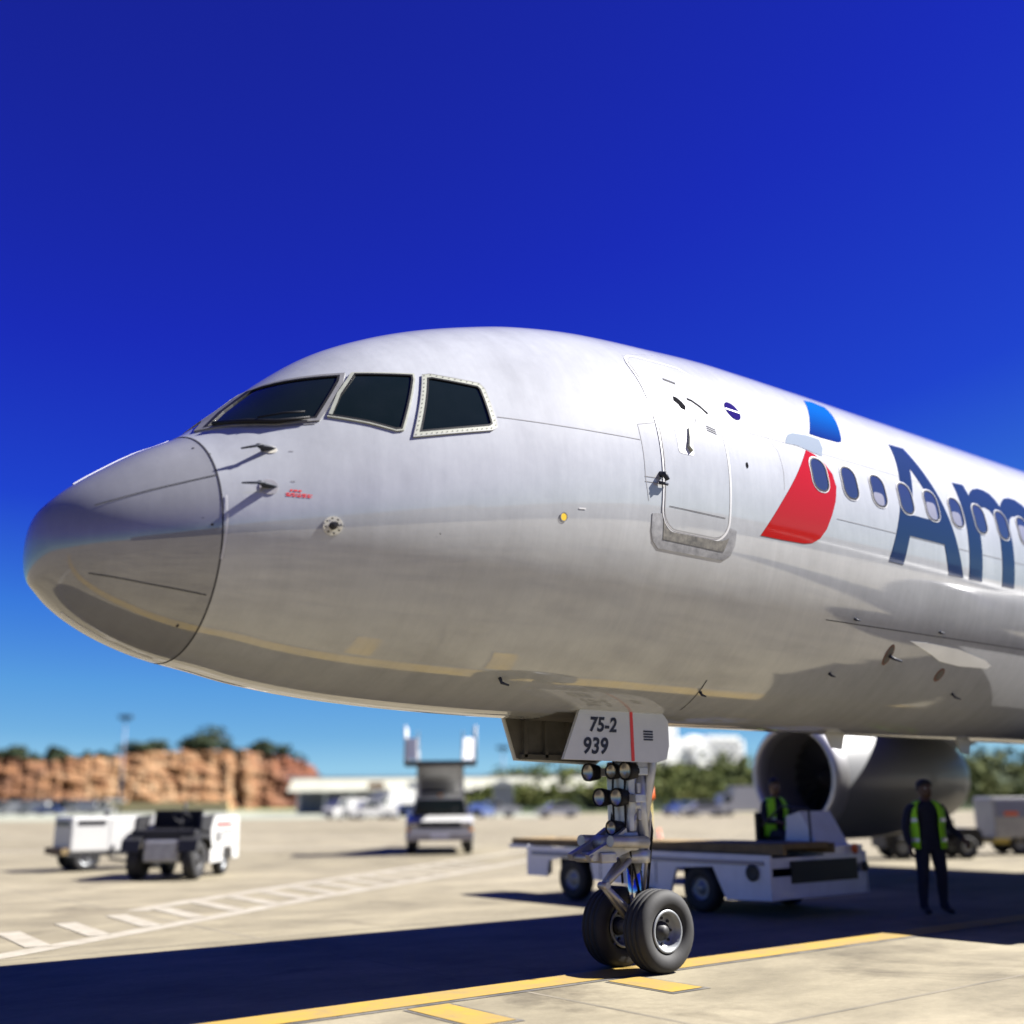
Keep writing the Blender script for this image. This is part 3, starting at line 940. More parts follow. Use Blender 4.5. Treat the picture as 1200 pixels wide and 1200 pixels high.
def text(body, x, z, size, name, m, parent, shear=.18, sx=1.0):
    cu = bpy.data.curves.new(name, 'FONT')
    cu.body = body; cu.size = size; cu.shear = shear; cu.extrude = .0006
    cu.space_character = 1.05
    cu.offset = .006
    o = bpy.data.objects.new(name, cu)
    COL.objects.link(o)
    bpy.context.view_layer.update()
    me = bpy.data.meshes.new_from_object(o.evaluated_get(bpy.context.evaluated_depsgraph_get()))
    bpy.data.objects.remove(o)
    for v in me.vertices:
        c = v.co.copy()
        v.co = Vector((x-AO.x+c.x*sx, YD-.0012-c.z, z+c.y))
    me.materials.clear(); me.materials.append(M[m])
    o = bpy.data.objects.new(name, me)
    COL.objects.link(o); o.parent = parent
    return o
text('75-2', 5.02, 2.235, .185, 'door_number', 'textdark', gd)
text('939', 4.93, 2.03, .205, 'door_number', 'textdark', gd)
mb = MB()
for i in range(4): mb.box(5.735, 5.865, YD-.0012, YD, 2.165+.026*i, 2.182+.026*i)
tag(part(mb, 'small_print', 'textdark', gd), kind='stuff')
gx = 6.03
mb = MB()
mb.tube([(gx-.03, 0, 2.5), (gx-.01, 0, 1.6), (gx, 0, 1.02)], [.155, .15, .135], 20)
mb.tube([(gx, 0, 1.12), (gx, 0, 1.0)], [.17, .16], 20)
mb.tube([(gx-.02, 0, 1.62), (gx-.015, 0, 1.48)], [.185, .185], 20)
mb.tube([(gx-.02, -.13, 1.9), (gx-.02, -.17, 1.2)], .055, 10)
mb.tube([(gx-.02, .13, 1.9), (gx-.02, .16, 1.2)], .035, 10)
ng = part(mb, 'nose_gear_strut', 'gearpaint')
mb = MB(); mb.tube([(gx, 0, 1.02), (gx+.01, 0, .38)], .078, 18); part(mb, 'piston', 'chrome', ng)
mb = MB(); mb.tube([(gx+.01, -.34, .383), (gx+.01, .34, .383)], .06, 14); mb.tube([(gx+.01, 0, .5), (gx+.01, 0, .33)], .10, 14); part(mb, 'axle', 'gearpaint', ng)
mb = MB()   # torque links
for s_ in (-1, 1):
    mb.tube([(gx-.10, s_*.07, 1.05), (gx-.42, s_*.02, .80)], [.035, .028], 8)
    mb.tube([(gx-.42, s_*.02, .80), (gx-.08, s_*.07, .50)], [.028, .035], 8)
mb.tube([(gx-.42, -.06, .80), (gx-.42, .06, .80)], .035, 10)
part(mb, 'torque_link', 'metal', ng)
mb = MB()
for s_ in (-1, 1):
    mb.tube([(gx, s_*.13, 1.35), (gx+.10, s_*.17, 1.9), (gx+.16, s_*.20, 2.42)], .06, 12)
part(mb, 'drag_brace', 'gearpaint', ng)
mb = MB()   # steering unit and towing fitting in front
mb.box(gx-.30, gx-.08, -.17, .17, 1.12, 1.30, .03)
mb.tube([(gx-.05, -.23, 1.20), (gx-.52, -.21, 1.22)], [.06, .055], 12)
mb.tube([(gx-.05, .23, 1.20), (gx-.52, .21, 1.22)], [.06, .055], 12)
mb.box(gx-.62, gx-.42, -.20, .20, 1.02, 1.12, .02)
mb.prism([(gx-.25, 1.34), (gx-.50, 1.20), (gx-.75, 1.10), (gx-.72, 1.04), (gx-.45, 1.05), (gx-.2, 1.12)], lambda a, b, t: (a, t, b), -.16, -.10)
mb.prism([(gx-.25, 1.34), (gx-.50, 1.20), (gx-.75, 1.10), (gx-.72, 1.04), (gx-.45, 1.05), (gx-.2, 1.12)], lambda a, b, t: (a, t, b), .10, .16)
mb.tube([(gx-.70, -.18, 1.07), (gx-.70, .18, 1.07)], .03, 10)
mb.tube([(gx-.40, -.09, 1.20), (gx-.40, .09, 1.20)], .07, 12)
part(mb, 'steering_unit', 'metal', ng)
mb = MB()
for z, y in ((1.46, -.16), (1.40, .16), (1.72, -.15), (1.95, -.16)):
    mb.box(gx-.10, gx+.06, y-.03, y+.03, z-.05, z+.05, .008)
mb.tube([(gx+.02, -.13, 1.75), (gx+.10, -.15, 1.45), (gx+.06, -.13, 1.1), (gx+.05, -.06, .7)], .016, 8)
mb.tube([(gx+.02, -.10, 1.55), (gx-.12, -.16, 1.45), (gx-.14, -.14, 1.25)], .014, 8)
part(mb, 'valve_block', 'metal', ng)
mb = MB(); mb.box(gx-.03, gx+.04, -.1345, -.129, 1.50, 1.60); mb.box(gx-.025, gx+.03, -.1335, -.128, 1.66, 1.70); part(mb, 'placard', 'redstripe', ng)
mb = MB()
rr = random.Random(5)
for k in range(9):
    a = rr.uniform(-1, 1)
    y0 = rr.uniform(-.16, .16); x0 = gx+rr.uniform(-.2, .1)
    mb.tube([(x0, y0, 2.3), (x0+rr.uniform(-.08, .08), y0*1.2, 1.7), (x0+rr.uniform(-.1, .1), y0*.9, 1.3), (gx+rr.uniform(-.2, .1), y0*.8, rr.uniform(.7, 1.1))], .012, 6)
part(mb, 'hydraulic_hose', 'black', ng)
mb = MB()
mb.box(gx-.24, gx-.10, -.30, .30, 1.58, 1.66, .01); mb.box(gx-.24, gx-.10, -.34, .34, 1.84, 1.92, .01)
mb.box(gx-.20, gx-.10, -.16, .16, 1.30, 1.98, .02)
part(mb, 'lamp_bracket', 'gearpaint', ng)
for y, z, r in ((-.27, 1.88, .074), (-.07, 1.88, .064), (.27, 1.88, .074), (-.13, 1.63, .074), (.11, 1.63, .074), (-.05, 1.34, .06)):
    mb = MB()
    mb.lathe([(0, r), (.10, r*1.25), (.14, r*1.22), (.13, r*1.05), (.12, r*1.0)], (gx-.22, y, z), (-1, 0, 0), 20)
    lp = part(mb, 'landing_light', 'black', ng)
    # its bright lens is a second material slot of the same mesh
    me = lp.data
    bm = bmesh.new(); bm.from_mesh(me)
    me.materials.append(M['lens'])
    c = Vector((gx-.35-AO.x, y, z))
    ring = [bm.verts.new(c+Vector((-.0, math.cos(2*PI*k/18)*r*1.0, math.sin(2*PI*k/18)*r*1.0))) for k in range(18)]
    cv = bm.verts.new(c+Vector((.035, 0, 0)))
    for k in range(18):
        f = bm.faces.new((ring[k], ring[(k+1) % 18], cv)); f.material_index = 1; f.smooth = True
    bm.to_mesh(me); bm.free()
def wheel_parts(parent, c, R, w, rimr, name='nose_wheel', groove=True, ax=(0, 1, 0), fix=part):
    """tyre as the wheel part, rim as its sub-part"""
    mb = MB()
    h = w/2
    prof = [(-h*.55, rimr), (-h*.80, rimr+.02), (-h, rimr+(R-rimr)*.45), (-h*.93, rimr+(R-rimr)*.78), (-h*.70, R*.975)]
    if groove:
        for t in (-.42, 0, .42):
            prof += [(h*(t-.06), R), (h*(t-.05), R-.012), (h*(t+.05), R-.012), (h*(t+.06), R)]
    else:
        prof += [(-h*.3, R), (h*.3, R)]
    prof += [(h*.70, R*.975), (h*.93, rimr+(R-rimr)*.78), (h, rimr+(R-rimr)*.45), (h*.80, rimr+.02), (h*.55, rimr)]
    mb.lathe(prof, c, ax, 40)
    ty = fix(mb, name, 'rubber', parent)
    mb = MB()
    for s_ in (-1, 1):
        mb.lathe([(s_*h*.80, rimr*1.02), (s_*h*.86, rimr*.98), (s_*h*.82, rimr*.88), (s_*h*.40, rimr*.80), (s_*h*.22, rimr*.66), (s_*h*.20, rimr*.45)], c, ax, 32)
    fix(mb, 'rim', 'rim', ty)
    mb = MB()
    a = Vector(ax).normalized(); u = Vector((0, 0, 1)); v = a.cross(u)
    for s_ in (-1, 1):
        mb.lathe([(s_*h*.20, rimr*.46), (s_*h*.42, rimr*.42), (s_*h*.46, rimr*.28), (s_*h*.62, rimr*.24), (s_*h*.62, 0)], c, ax, 24)
        for k in range(8):
            q = 2*PI*k/8
            b = Vector(c)+(u*math.cos(q)+v*math.sin(q))*rimr*.60
            mb.tube([b+a*s_*h*.2, b+a*s_*h*.34], rimr*.07, 6)
    fix(mb, 'wheel_hub', 'dark', ty)
    return ty
wheel_parts(air, (gx+.01, -.295, .383), .383, .30, .195)
wheel_parts(air, (gx+.01, .295, .383), .383, .30, .195)
# ---- wings, engines, tail, main gear
def foil(n=14):
    up = []
    for i in range(n+1):
        t = (1-math.cos(PI*i/n))/2
        y = .6*(.2969*math.sqrt(t)-.126*t-.3516*t*t+.2843*t**3-.1015*t**4)
        up.append((t, y))
    return up + [(t, -y*.9) for t, y in up[::-1]][1:-1]
FO = foil()
def wing_mesh(stations, side, vertical=False):
    mb = MB(); vs = []; n = len(FO)
    for x, y, z, c, th in stations:
        for t, h in FO:
            if vertical: vs.append((x+t*c, h*c*th/.12*.12/.06*.5, z))
            else: vs.append((x+t*c, side*y, z+h*c*th/.06*.5))
    fs = [[i*n+k, i*n+(k+1) % n, (i+1)*n+(k+1) % n, (i+1)*n+k] for i in range(len(stations)-1) for k in range(n)]
    mb.add(vs, fs, 0, True)
    m = len(stations)-1
    mb.add(vs[m*n:(m+1)*n], [list(range(n))])
    return mb
for sd in (-1, 1):
    part(wing_mesh([(16.6, 1.2, 2.95, 8.4, .11), (19.9, 7.0, 3.35, 5.6, .11), (26.2, 19.0, 4.4, 1.8, .10)], sd), 'wing', 'nacelle')
    part(wing_mesh([(41.2, .5, 5.1, 4.4, .09), (45.9, 7.6, 5.7, 1.6, .09)], sd), 'tailplane', 'nacelle')
    ez, ey = 2.06, sd*6.5
    mb = MB()
    mb.lathe([(17.32, 1.165), (17.7, 1.235), (18.4, 1.285), (19.4, 1.285), (20.3, 1.235), (21.2, 1.13), (21.9, 1.00), (22.35, .86), (22.4, .82), (22.1, .80)], (0, ey, ez), (1, 0, 0), 64)
    eng = part(mb, 'engine', 'nacelle')
    mb = MB()
    mb.lathe([(17.322, 1.167), (17.12, 1.11), (17.02, 1.05), (17.0, 1.0), (17.03, .955), (17.15, .92), (17.3, .91)], (0, ey, ez), (1, 0, 0), 64)
    part(mb, 'intake_lip', 'lip', eng)
    mb = MB(); mb.lathe([(17.3, .91), (17.8, .925), (18.4, .94)], (0, ey, ez), (1, 0, 0), 64); part(mb, 'intake_duct', 'liner', eng)
    mb = MB()
    for k in range(22):
        q = 2*PI*k/22
        vs = []
        for r, tw, hw in ((.26, .55, .05), (.6, .9, .085), (.93, 1.15, .11)):
            for s_ in (-1, 1):
                a = q+s_*hw*math.sin(tw)/max(r, .3)
                vs.append((18.3+s_*hw*math.cos(tw), ey+r*math.cos(a), ez+r*math.sin(a)))
        mb.add(vs, [[0, 1, 3, 2], [2, 3, 5, 4]], 0, True)
    mb.lathe([(18.42, .94), (18.42, 0)], (0, ey, ez), (1, 0, 0), 32)
    part(mb, 'fan', 'fan', eng)
    mb = MB(); mb.lathe([(17.85, 0), (17.95, .09), (18.15, .20), (18.35, .28)], (0, ey, ez), (1, 0, 0), 32); part(mb, 'spinner', 'dark', eng)
    mb = MB(); mb.lathe([(22.0, .80), (22.05, .6), (22.1, .42), (22.9, .15), (23.0, 0)], (0, ey, ez), (1, 0, 0), 32); part(mb, 'exhaust_cone', 'metal', eng)
    mb = MB()
    mb.prism([(18.3, 3.25), (20.0, 3.55), (24.2, 3.35), (24.0, 2.85), (22.6, 2.7), (18.6, 3.0)], lambda a, b, t: (a, ey+t, b), -.17, .17)
    part(mb, 'pylon', 'nacelle', eng)
    mb = MB()
    mb.tube([(24.2, sd*3.66, 2.9), (24.2, sd*3.66, .62)], [.17, .13], 16)
    mb.tube([(23.6, sd*3.66, .56), (24.8, sd*3.66, .56)], .11, 12)
    for x in (23.63, 24.77): mb.tube([(x, sd*3.66-.6, .55), (x, sd*3.66+.6, .55)], .07, 10)
    part(mb, 'main_gear_strut', 'gearpaint')
    for x in (23.63, 24.77):
        for dy in (-.43, .43):
            wheel_parts(air, (x, sd*3.66+dy, .55), .55, .38, .27, 'main_wheel')
part(wing_mesh([(36.0, 0, 6.0, 7.5, .10), (39.5, 0, 8.8, 5.4, .09), (44.0, 0, 13.6, 2.9, .08)], 1, True), 'tail_fin', 'nacelle')
mb = MB()
vs = []; n = 24
for i in range(15):
    t = i/14
    x = 15.2+11.5*t
    e = math.sin(PI*min(1, max(0, t)))**.45
    for k in range(n):
        a = PI+PI*k/(n-1)
        vs.append((x, math.cos(a)*(1.2+.95*e), 3.2+math.sin(a)*(.55+.52*e)))
mb.add(vs, [[i*n+k, i*n+k+1, (i+1)*n+k+1, (i+1)*n+k] for i in range(14) for k in range(n-1)], 0, True)
part(mb, 'belly_fairing', 'skin')
for x in (9.3, 12.2):
    mb = MB(); mb.prism([(x, 2.37), (x+.12, 2.20), (x+.30, 2.18), (x+.38, 2.37)], lambda a, b, t: (a, t, b), -.012, .012)
    part(mb, 'blade_antenna', 'white')

# ================================================================ ground equipment
def simple_wheel(parent, c, R, w, ax=(0, 1, 0), name='wheel', rim='rim'):
    mb = MB(); h = w/2
    mb.lathe([(-h*.8, R*.5), (-h, R*.75), (-h*.9, R*.93), (-h*.5, R), (h*.5, R), (h*.9, R*.93), (h, R*.75), (h*.8, R*.5)], c, ax, 24)
    ty = mb.build(name, 'rubber', parent)
    mb = MB()
    for s_ in (-1, 1):
        mb.lathe([(s_*h*.82, R*.52), (s_*h*.5, R*.46), (s_*h*.5, R*.25), (s_*h*.75, R*.2), (s_*h*.75, 0)], c, ax, 20)
    mb.build('rim', rim, ty)
    return ty

# ---- belt loader, long axis along +Y, nose under the belly; local origin at near left corner
bl = thing('belt_loader', 'long white belt loader with tan conveyor under the airliner behind the nose gear', 'belt loader', (10.7, 2.1, 0))
YZ = lambda x0: (lambda a, b, t: (x0+t, a, b))
side = [(0, .24), (0, .84), (5.3, .84), (5.3, .36), (4.80, .36), (4.75, .62), (4.15, .72), (3.70, .66), (3.62, .36), (1.92, .26), (1.78, .62), (1.05, .66), (.82, .22)]
mb = MB()
for x0 in (0, 2.22): mb.prism(side, YZ(x0), 0, .05)
mb.box(.05, 2.22, .02, 5.28, .66, .80)
mb.box(.05, 2.25, 0, .06, .24, .55, .01)
mb.build('body', 'equip', bl)
mb = MB()
mb.prism([(-.12, .92), (-.12, 1.0), (6.0, .95), (6.0, .87)], YZ(.25), 0, .95)
mb.tube([(.25, 6.0, .91), (1.2, 6.0, .91)], .05, 12)
mb.build('conveyor_belt', 'belt', bl)
mb = MB()
for x0 in (.12, 1.22): mb.prism([(-.15, .845), (-.15, .985), (5.9, .955), (5.9, .845)], YZ(x0), 0, .08)
mb.box(1.30, 2.27, .9, 5.2, .842, .875)
mb.build('conveyor_rail', 'belt', bl)
mb = MB(); mb.box(.0, .55, 5.3, 5.33, .36, .86); mb.box(.05, .4, 5.34, 5.9, .80, .86)
mb.build('end_guard', 'equip', bl)
mb = MB(); mb.box(.30, 1.97, .9, 1.9, .25, .70); mb.box(.30, 1.97, 3.65, 4.78, .36, .70); mb.build('wheel_well', 'dark', bl)
for y in (1.37, 4.22):
    for x in (.16, 2.11): simple_wheel(bl, (x, y, .34), .34, .24, (1, 0, 0))
mb = MB()
mb.box(1.30, 2.27, .05, .9, .80, .93, .01)
mb.prism([(.25, .93), (.85, .93), (.80, 1.35), (.55, 1.42)], lambda a, b, t: (1.45+t, a, b), 0, .75)
mb.build('console', 'equip', bl)
mb = MB(); mb.box(1.5, 2.15, .95, 1.4, .88, 1.0, .03); mb.box(1.5, 2.15, 1.38, 1.48, .95, 1.4, .03); mb.build('seat', 'black', bl)
mb = MB(); mb.lathe([(0, .10), (.03, .115), (.03, .09), (.02, 0)], (0, .30, .60), (-1, 0, 0), 20); mb.build('headlight', 'dark', bl)
mb = MB(); mb.lathe([(0, .07), (.03, .07), (.03, 0)], (1.98, 0, .88), (0, -1, 0), 14); mb.build('marker_lamp', 'orange', bl)
mb = MB(); mb.lathe([(0, .07), (.03, .07), (.03, 0)], (2.2, -.0, .62), (0, -1, 0), 14); mb.build('marker_lamp', 'dark', bl)
mb = MB(); mb.box(.45, 2.0, -.02, 0, .45, .75); mb.build('front_recess', 'dark', bl)
mb = MB(); mb.tube([(2.15, 4.4, .84), (2.15, 4.4, 1.62)], .022, 8); pl = mb.build('beacon_post', 'yellowpost', bl)
mb = MB(); mb.tube([(2.15, 4.4, 1.62), (2.15, 4.4, 1.66), (2.15, 4.4, 1.84)], [.075, .075, .06], 12); mb.build('beacon_lamp', 'orange', pl)

# ---- stairs truck seen from the front
tc_ = (18.53, 21.35)
trz = math.atan2(-.82, -.573)+PI/2
stt = thing('stairs_truck', 'white pickup carrying raised boarding stairs, front grille facing us', 'stairs truck', (*tc_, 0), trz)
stt.scale = (1.09, 1.0, 1.0)
XZ = lambda y0: (lambda a, b, t: (a, y0+t, b))
mb = MB()
mb.prism([(.18, .55), (.18, .86), (.26, 1.00), (.5, 1.06), (1.5, 1.17), (1.5, .55)], lambda a, b, t: (t, a, b), -.97, .97)          # nose and hood
mb.box(-.98, .98, 1.4, 3.2, .45, 1.15, .05)
mb.box(-.98, .98, 3.2, 6.6, .50, .95, .04)
mb.prism([(-.86, 1.14), (.86, 1.14), (.74, 1.74), (-.74, 1.74)], XZ(1.55), .0, 1.5)
body = mb.build('body', 'white', stt)
mb = MB()
mb.add([(-.80, 1.53, 1.17), (.80, 1.53, 1.17), (.70, 1.545, 1.68), (-.70, 1.545, 1.68)], [[0, 1, 2, 3]])
mb.build('windscreen', 'carglass', stt)
mb = MB(); mb.box(-.62, .62, .15, .2, .80, 1.0, .01)
for i in range(3): mb.box(-.60, .60, .135, .15, .83+.06*i, .85+.06*i)
mb.build('grille', 'dark', stt)
for s_ in (-1, 1):
    mb = MB(); mb.box(s_*.78-.14, s_*.78+.14, .14, .2, .81, .98, .015); mb.build('headlight', 'lens', stt)
    mb = MB(); mb.box(s_*.90-.06, s_*.90+.06, .16, .22, .70, .79, .01); mb.build('indicator', 'amber', stt)
    mb = MB(); mb.box(s_*1.12-.08, s_*1.12+.08, 1.75, 1.85, 1.15, 1.35, .02); mb.tube([(s_*1.0, 1.8, 1.15), (s_*1.1, 1.8, 1.2)], .02, 6); mb.build('mirror', 'dark', stt)
    for y in (1.0, 5.3): simple_wheel(stt, (s_*.83, y, .38), .38, .26, (1, 0, 0))
mb = MB(); mb.box(-.98, .98, .0, .17, .42, .68, .03); bmp = mb.build('bumper', 'metal', stt)
mb = MB(); mb.box(-.26, .26, -.012, -.002, .50, .62); mb.build('number_plate', 'equip', bmp)
mb = MB()
for x in (-.35, .35): mb.tube([(x-.25, 1.50, 1.16), (x+.15, 1.53, 1.40)], .012, 6)
mb.build('wiper', 'black', stt)
mb = MB(); mb.tube([(0, 1.9, 1.74), (0, 1.9, 1.86)], .07, 10); mb.build('beacon_lamp', 'amber', stt)
for s_ in (-1, 1):
    mb = MB(); mb.box(s_*.984-.003, s_*.984+.003, 1.9, 3.0, .6, 1.1); mb.build('door', 'dirtywhite', stt)
    mb = MB(); mb.prism([(1.9, 1.2), (2.95, 1.2), (2.9, 1.64), (2.0, 1.64)], lambda a, b, t: (s_*(.862-.12*(b-1.14)/.6)+s_*t, a, b), .002, .01); mb.build('side_window', 'carglass', stt)
mb = MB()
mb.prism([(1.0, 2.72), (6.6, .95), (6.6, .70), (5.8, .95), (1.3, 2.40)], lambda a, b, t: (t, a, b), -.62, .62)
mb.tube([(-.58, 3.35, .95), (-.58, 3.35, 1.95)], .06, 8); mb.tube([(.58, 3.35, .95), (.58, 3.35, 1.95)], .06, 8)
for z in (1.85, 2.1, 2.35): mb.box(-.60, .60, 1.9-.2*(z-1.85), 1.95-.2*(z-1.85), z, z+.05)
mb.build('stair_flight', 'framegrey', stt)
mb = MB()
for s_ in (-1, 1): mb.box(s_*.66-.05, s_*.66+.05, 1.5, 1.65, 1.75, 2.72); mb.prism([(1.2, 2.75), (6.6, 1.1), (6.6, .85), (1.2, 2.5)], lambda a, b, t: (s_*.66+t, a, b), -.04, .04)
mb.build('stair_stringer', 'dirtywhite', stt)
mb = MB()
k = 0
for i in range(11):
    y = 1.5+.45*i; z = 2.70-.155*i
    mb.box(-.6, .6, y, y+.30, z-.03, z)
mb.build('stair_step', 'metal', stt)
mb = MB(); mb.box(-1.05, 1.05, -.2, 1.6, 2.72, 2.86, .02); mb.build('platform', 'dark', stt)
mb = MB()
for s_ in (-1, 1):
    for y in (-.15, .7, 1.5): mb.tube([(s_*1.02, y, 2.86), (s_*1.02, y, 3.95)], .028, 8)
    for z in (3.35, 3.9): mb.tube([(s_*1.02, .7, z), (s_*1.02, 1.5, z)], .022, 6)
    for y0 in (2.2, 3.6, 5.2): mb.tube([(s_*.68, y0, 2.55-.345*(y0-1.5)), (s_*.68, y0, 3.5-.345*(y0-1.5))], .02, 6)
    mb.tube([(s_*.68, 1.5, 3.85), (s_*.68, 6.2, 2.05)], .022, 6)
mb.build('handrail', 'dirtywhite', stt)
for s_ in (-1, 1):
    mb = MB()
    m4 = Matrix.Translation((s_*1.0, -.15, 0)) @ Matrix.Rotation(s_*math.radians(38), 4, 'Z')
    mb.box(-.42 if s_ > 0 else 0, 0 if s_ > 0 else .42, 0, .03, 2.88, 3.55, .008, mtx=m4)
    mb.box(s_*1.0-.015, s_*1.0+.015, .0, 1.5, 2.88, 3.5)
    mb.build('side_panel', 'equip', stt)

# ---- ground power unit trailer and tow tractor
gp = thing('power_trailer', 'white box-shaped ground power trailer hidden partly by the tow tractor', 'trailer', (8.45, 21.35, 0), math.radians(2))
gp.scale = (1.14, 1.0, 1.0)
mb = MB(); mb.box(-1.25, 1.25, -.62, .62, .46, 1.30, .05); mb.build('cabinet', 'white', gp)
mb = MB()
for i in range(5): mb.box(-1.275, -1.252, -.45, .45, 1.08+.025*i, 1.092+.025*i)
for i in range(5): mb.box(-1.1, -.5, -.645, -.622, 1.12+.02*i, 1.13+.02*i)
mb.build('louvre', 'dark', gp)
mb = MB(); mb.box(-1.28, 1.28, -.60, .60, .36, .46); mb.tube([(1.25, 0, .40), (2.0, 0, .38)], .05, 8); mb.build('chassis', 'dark', gp)
mb = MB(); mb.box(.55, .68, -.64, -.622, .82, 1.0); mb.build('warning_label', 'amber', gp)
mb = MB(); mb.box(-1.42, -1.251, -.6, .6, .40, .56, .01); mb.build('tail_board', 'belt', gp)
for x in (-.85, .80):
    for y in (-.5, .5): simple_wheel(gp, (x, y, .30), .30, .18)
tt = thing('tow_tractor', 'white tow tractor with dark open cockpit and big front wheels beside the power trailer', 'tow tractor', (7.75, 16.3, 0), math.radians(47))
# local: faces -X ; width along Y
mb = MB()
mb.prism([(.55, .32), (.55, 1.02), (.75, 1.32), (2.35, 1.34), (2.5, 1.25), (2.55, .35), (2.1, .35), (2.0, .62), (1.45, .62), (1.35, .32)], lambda a, b, t: (a, t, b), -.78, .78)
mb.box(-.35, .55, -.40, .40, .38, .85, .05)
mb.build('body', 'white', tt)
for y0 in (-.84, .42):
    mb = MB(); mb.prism([(-.52, .60), (-.46, .84), (-.15, .98), (.35, .95), (.52, .62), (.38, .82), (-.12, .89), (-.42, .76)], lambda a, b, t: (a, t, b), y0, y0+.42); mb.build('fender', 'dark', tt)
mb = MB(); mb.box(-.39, -.35, -.34, .34, .42, .80, .01); mb.build('grille', 'metal', tt)
mb = MB()
mb.box(-.30, .60, -.72, .72, .86, 1.05, .03)
mb.prism([(-.05, 1.05), (.0, 1.30), (.1, 1.33), (.85, 1.36), (.60, .98)], lambda a, b, t: (a, t, b), -.76, -.70)
mb.prism([(-.05, 1.05), (.0, 1.30), (.1, 1.33), (.85, 1.36), (.60, .98)], lambda a, b, t: (a, t, b), .70, .76)
mb.build('cockpit', 'dark', tt)
mb = MB(); mb.box(.25, .6, -.55, .55, .95, 1.08, .03); mb.box(.55, .66, -.55, .55, 1.05, 1.46, .04); mb.build('seat', 'black', tt)
mb = MB()
mb.lathe([(0, .19), (.02, .20), (.04, .19), (.02, .18), (0, .19)], (-.02, -.3, 1.30), (.6, 0, .8), 20); mb.tube([(-.15, -.3, 1.0), (0, -.3, 1.3)], .02, 6); mb.build('steering_wheel', 'black', tt)
mb = MB(); mb.tube([(.8, .2, 1.35), (.8, .2, 1.45)], .05, 8); mb.build('beacon_lamp', 'dark', tt)
mb = MB(); mb.box(.85, 1.25, -.805, -.782, .78, .98, .01); mb.box(1.4, 2.0, -.795, -.782, .95, 1.0); mb.build('hatch', 'framegrey', tt)
for y in (-.62, .62):
    simple_wheel(tt, (0, y, .42), .42, .28, rim='dark')
    simple_wheel(tt, (1.72, y, .30), .30, .22)

for y in (-.30, .30):
    mb = MB(); mb.lathe([(0, .09), (.03, .10), (.035, .08), (.03, 0)], (-.35, y*1.75, .72), (-1, 0, 0), 16); mb.build('headlight', 'lens', tt)
mb = MB()
for x in (.95, 1.45, 1.95): mb.box(x-.006, x+.006, -.786, -.7815, .66, 1.26)
mb.box(.6, 2.5, -.786, -.7815, .64, .655)
tag(mb.build('panel_gap', 'seamlight', tt), kind='stuff')
mb = MB(); mb.box(.9, 1.9, -.789, -.7825, 1.10, 1.17); mb.build('stripe', 'redstripe', tt)
mb = MB(); mb.tube([(2.3, .5, 1.3), (2.3, .5, 1.62)], .035, 8); mb.build('exhaust_pipe', 'dark', tt)
mb = MB(); mb.box(2.52, 2.60, -.72, -.58, .9, 1.05, .01); mb.build('tail_lamp', 'redstripe', tt)
mb = MB()
for x in (-.4, .35): mb.box(x-.006, x+.006, -.626, -.6205, .52, 1.24)
tag(mb.build('panel_gap', 'seamlight', gp), kind='stuff')
mb = MB(); mb.tube([(1.25, -.4, .9), (1.5, -.5, .5), (1.2, -.68, .25), (.4, -.72, .12), (-.4, -.70, .3), (-.3, -.63, .6)], .035, 8); mb.build('power_cable', 'black', gp)
mb = MB(); mb.tube([(-.2, .3, 1.3), (-.2, .3, 1.42)], .05, 8); mb.build('exhaust_pipe', 'dark', gp)
# loader details
mb = MB(); mb.box(-.012, -.002, .1, 5.2, .70, .76); mb.build('side_stripe', 'carblue', bl)
mb = MB()
for y in (2.2, 2.9, 3.45): mb.box(-.01, -.001, y-.006, y+.006, .38, .69)
tag(mb.build('panel_gap', 'seamlight', bl), kind='stuff')
mb = MB(); mb.box(-.18, 0, 2.3, 3.2, .26, .30); mb.tube([(-.15, 2.35, .28), (-.02, 2.35, .5)], .015, 6); mb.build('side_step', 'dark', bl)
mb = MB(); mb.tube([(1.35, .3, .9), (1.35, .3, 1.45), (1.35, .8, 1.5), (1.35, 1.2, 1.2)], .02, 8); mb.build('grab_rail', 'dark', bl)
mb = MB(); mb.tube([(.7, .9, .5), (.7, 2.6, .82)], .06, 10); mb.build('lift_cylinder', 'metal', bl)

# ---- cone
mb = MB()
mb.box(-.18, .18, -.18, .18, 0, .03); mb.lathe([(.03, .13), (.55, .035), (.56, 0)], (0, 0, 0), (0, 0, 1), 16)
cone = thing('traffic_cone', 'small orange traffic cone on the apron beyond the belt loader', 'cone', (29.5, 22.6, 0))
mb.build('cone_body', 'orange', cone)
mb = MB(); mb.lathe([(.25, .093), (.36, .074)], (0, 0, 0), (0, 0, 1), 16); mb.build('reflective_band', 'reflect', cone)

# ---- generator cart at the right edge
rc = thing('generator_cart', 'white generator cart with dark side panel at the right edge of the apron', 'cart', (30.9, 8.9, 0), math.radians(-38))
mb = MB(); mb.box(-1.25, 1.6, -.7, .7, .45, 1.62, .06); mb.build('cabinet', 'dirtywhite', rc)
mb = MB(); mb.box(-1.18, -.25, -.72, -.702, 1.05, 1.52, .005); mb.build('control_panel', 'windowdark', rc)
mb = MB(); mb.box(-.95, -.55, -.735, -.722, 1.1, 1.2); mb.build('warning_label', 'orange', rc)
mb = MB(); mb.box(-1.3, 1.6, -.65, .65, .32, .45); mb.tube([(-1.3, 0, .40), (-2.1, 0, .42)], .06, 8); mb.build('chassis', 'yellowpost', rc)
for x in (-.55, 1.0):
    for y in (-.6, .6): simple_wheel(rc, (x, y, .30), .30, .2)

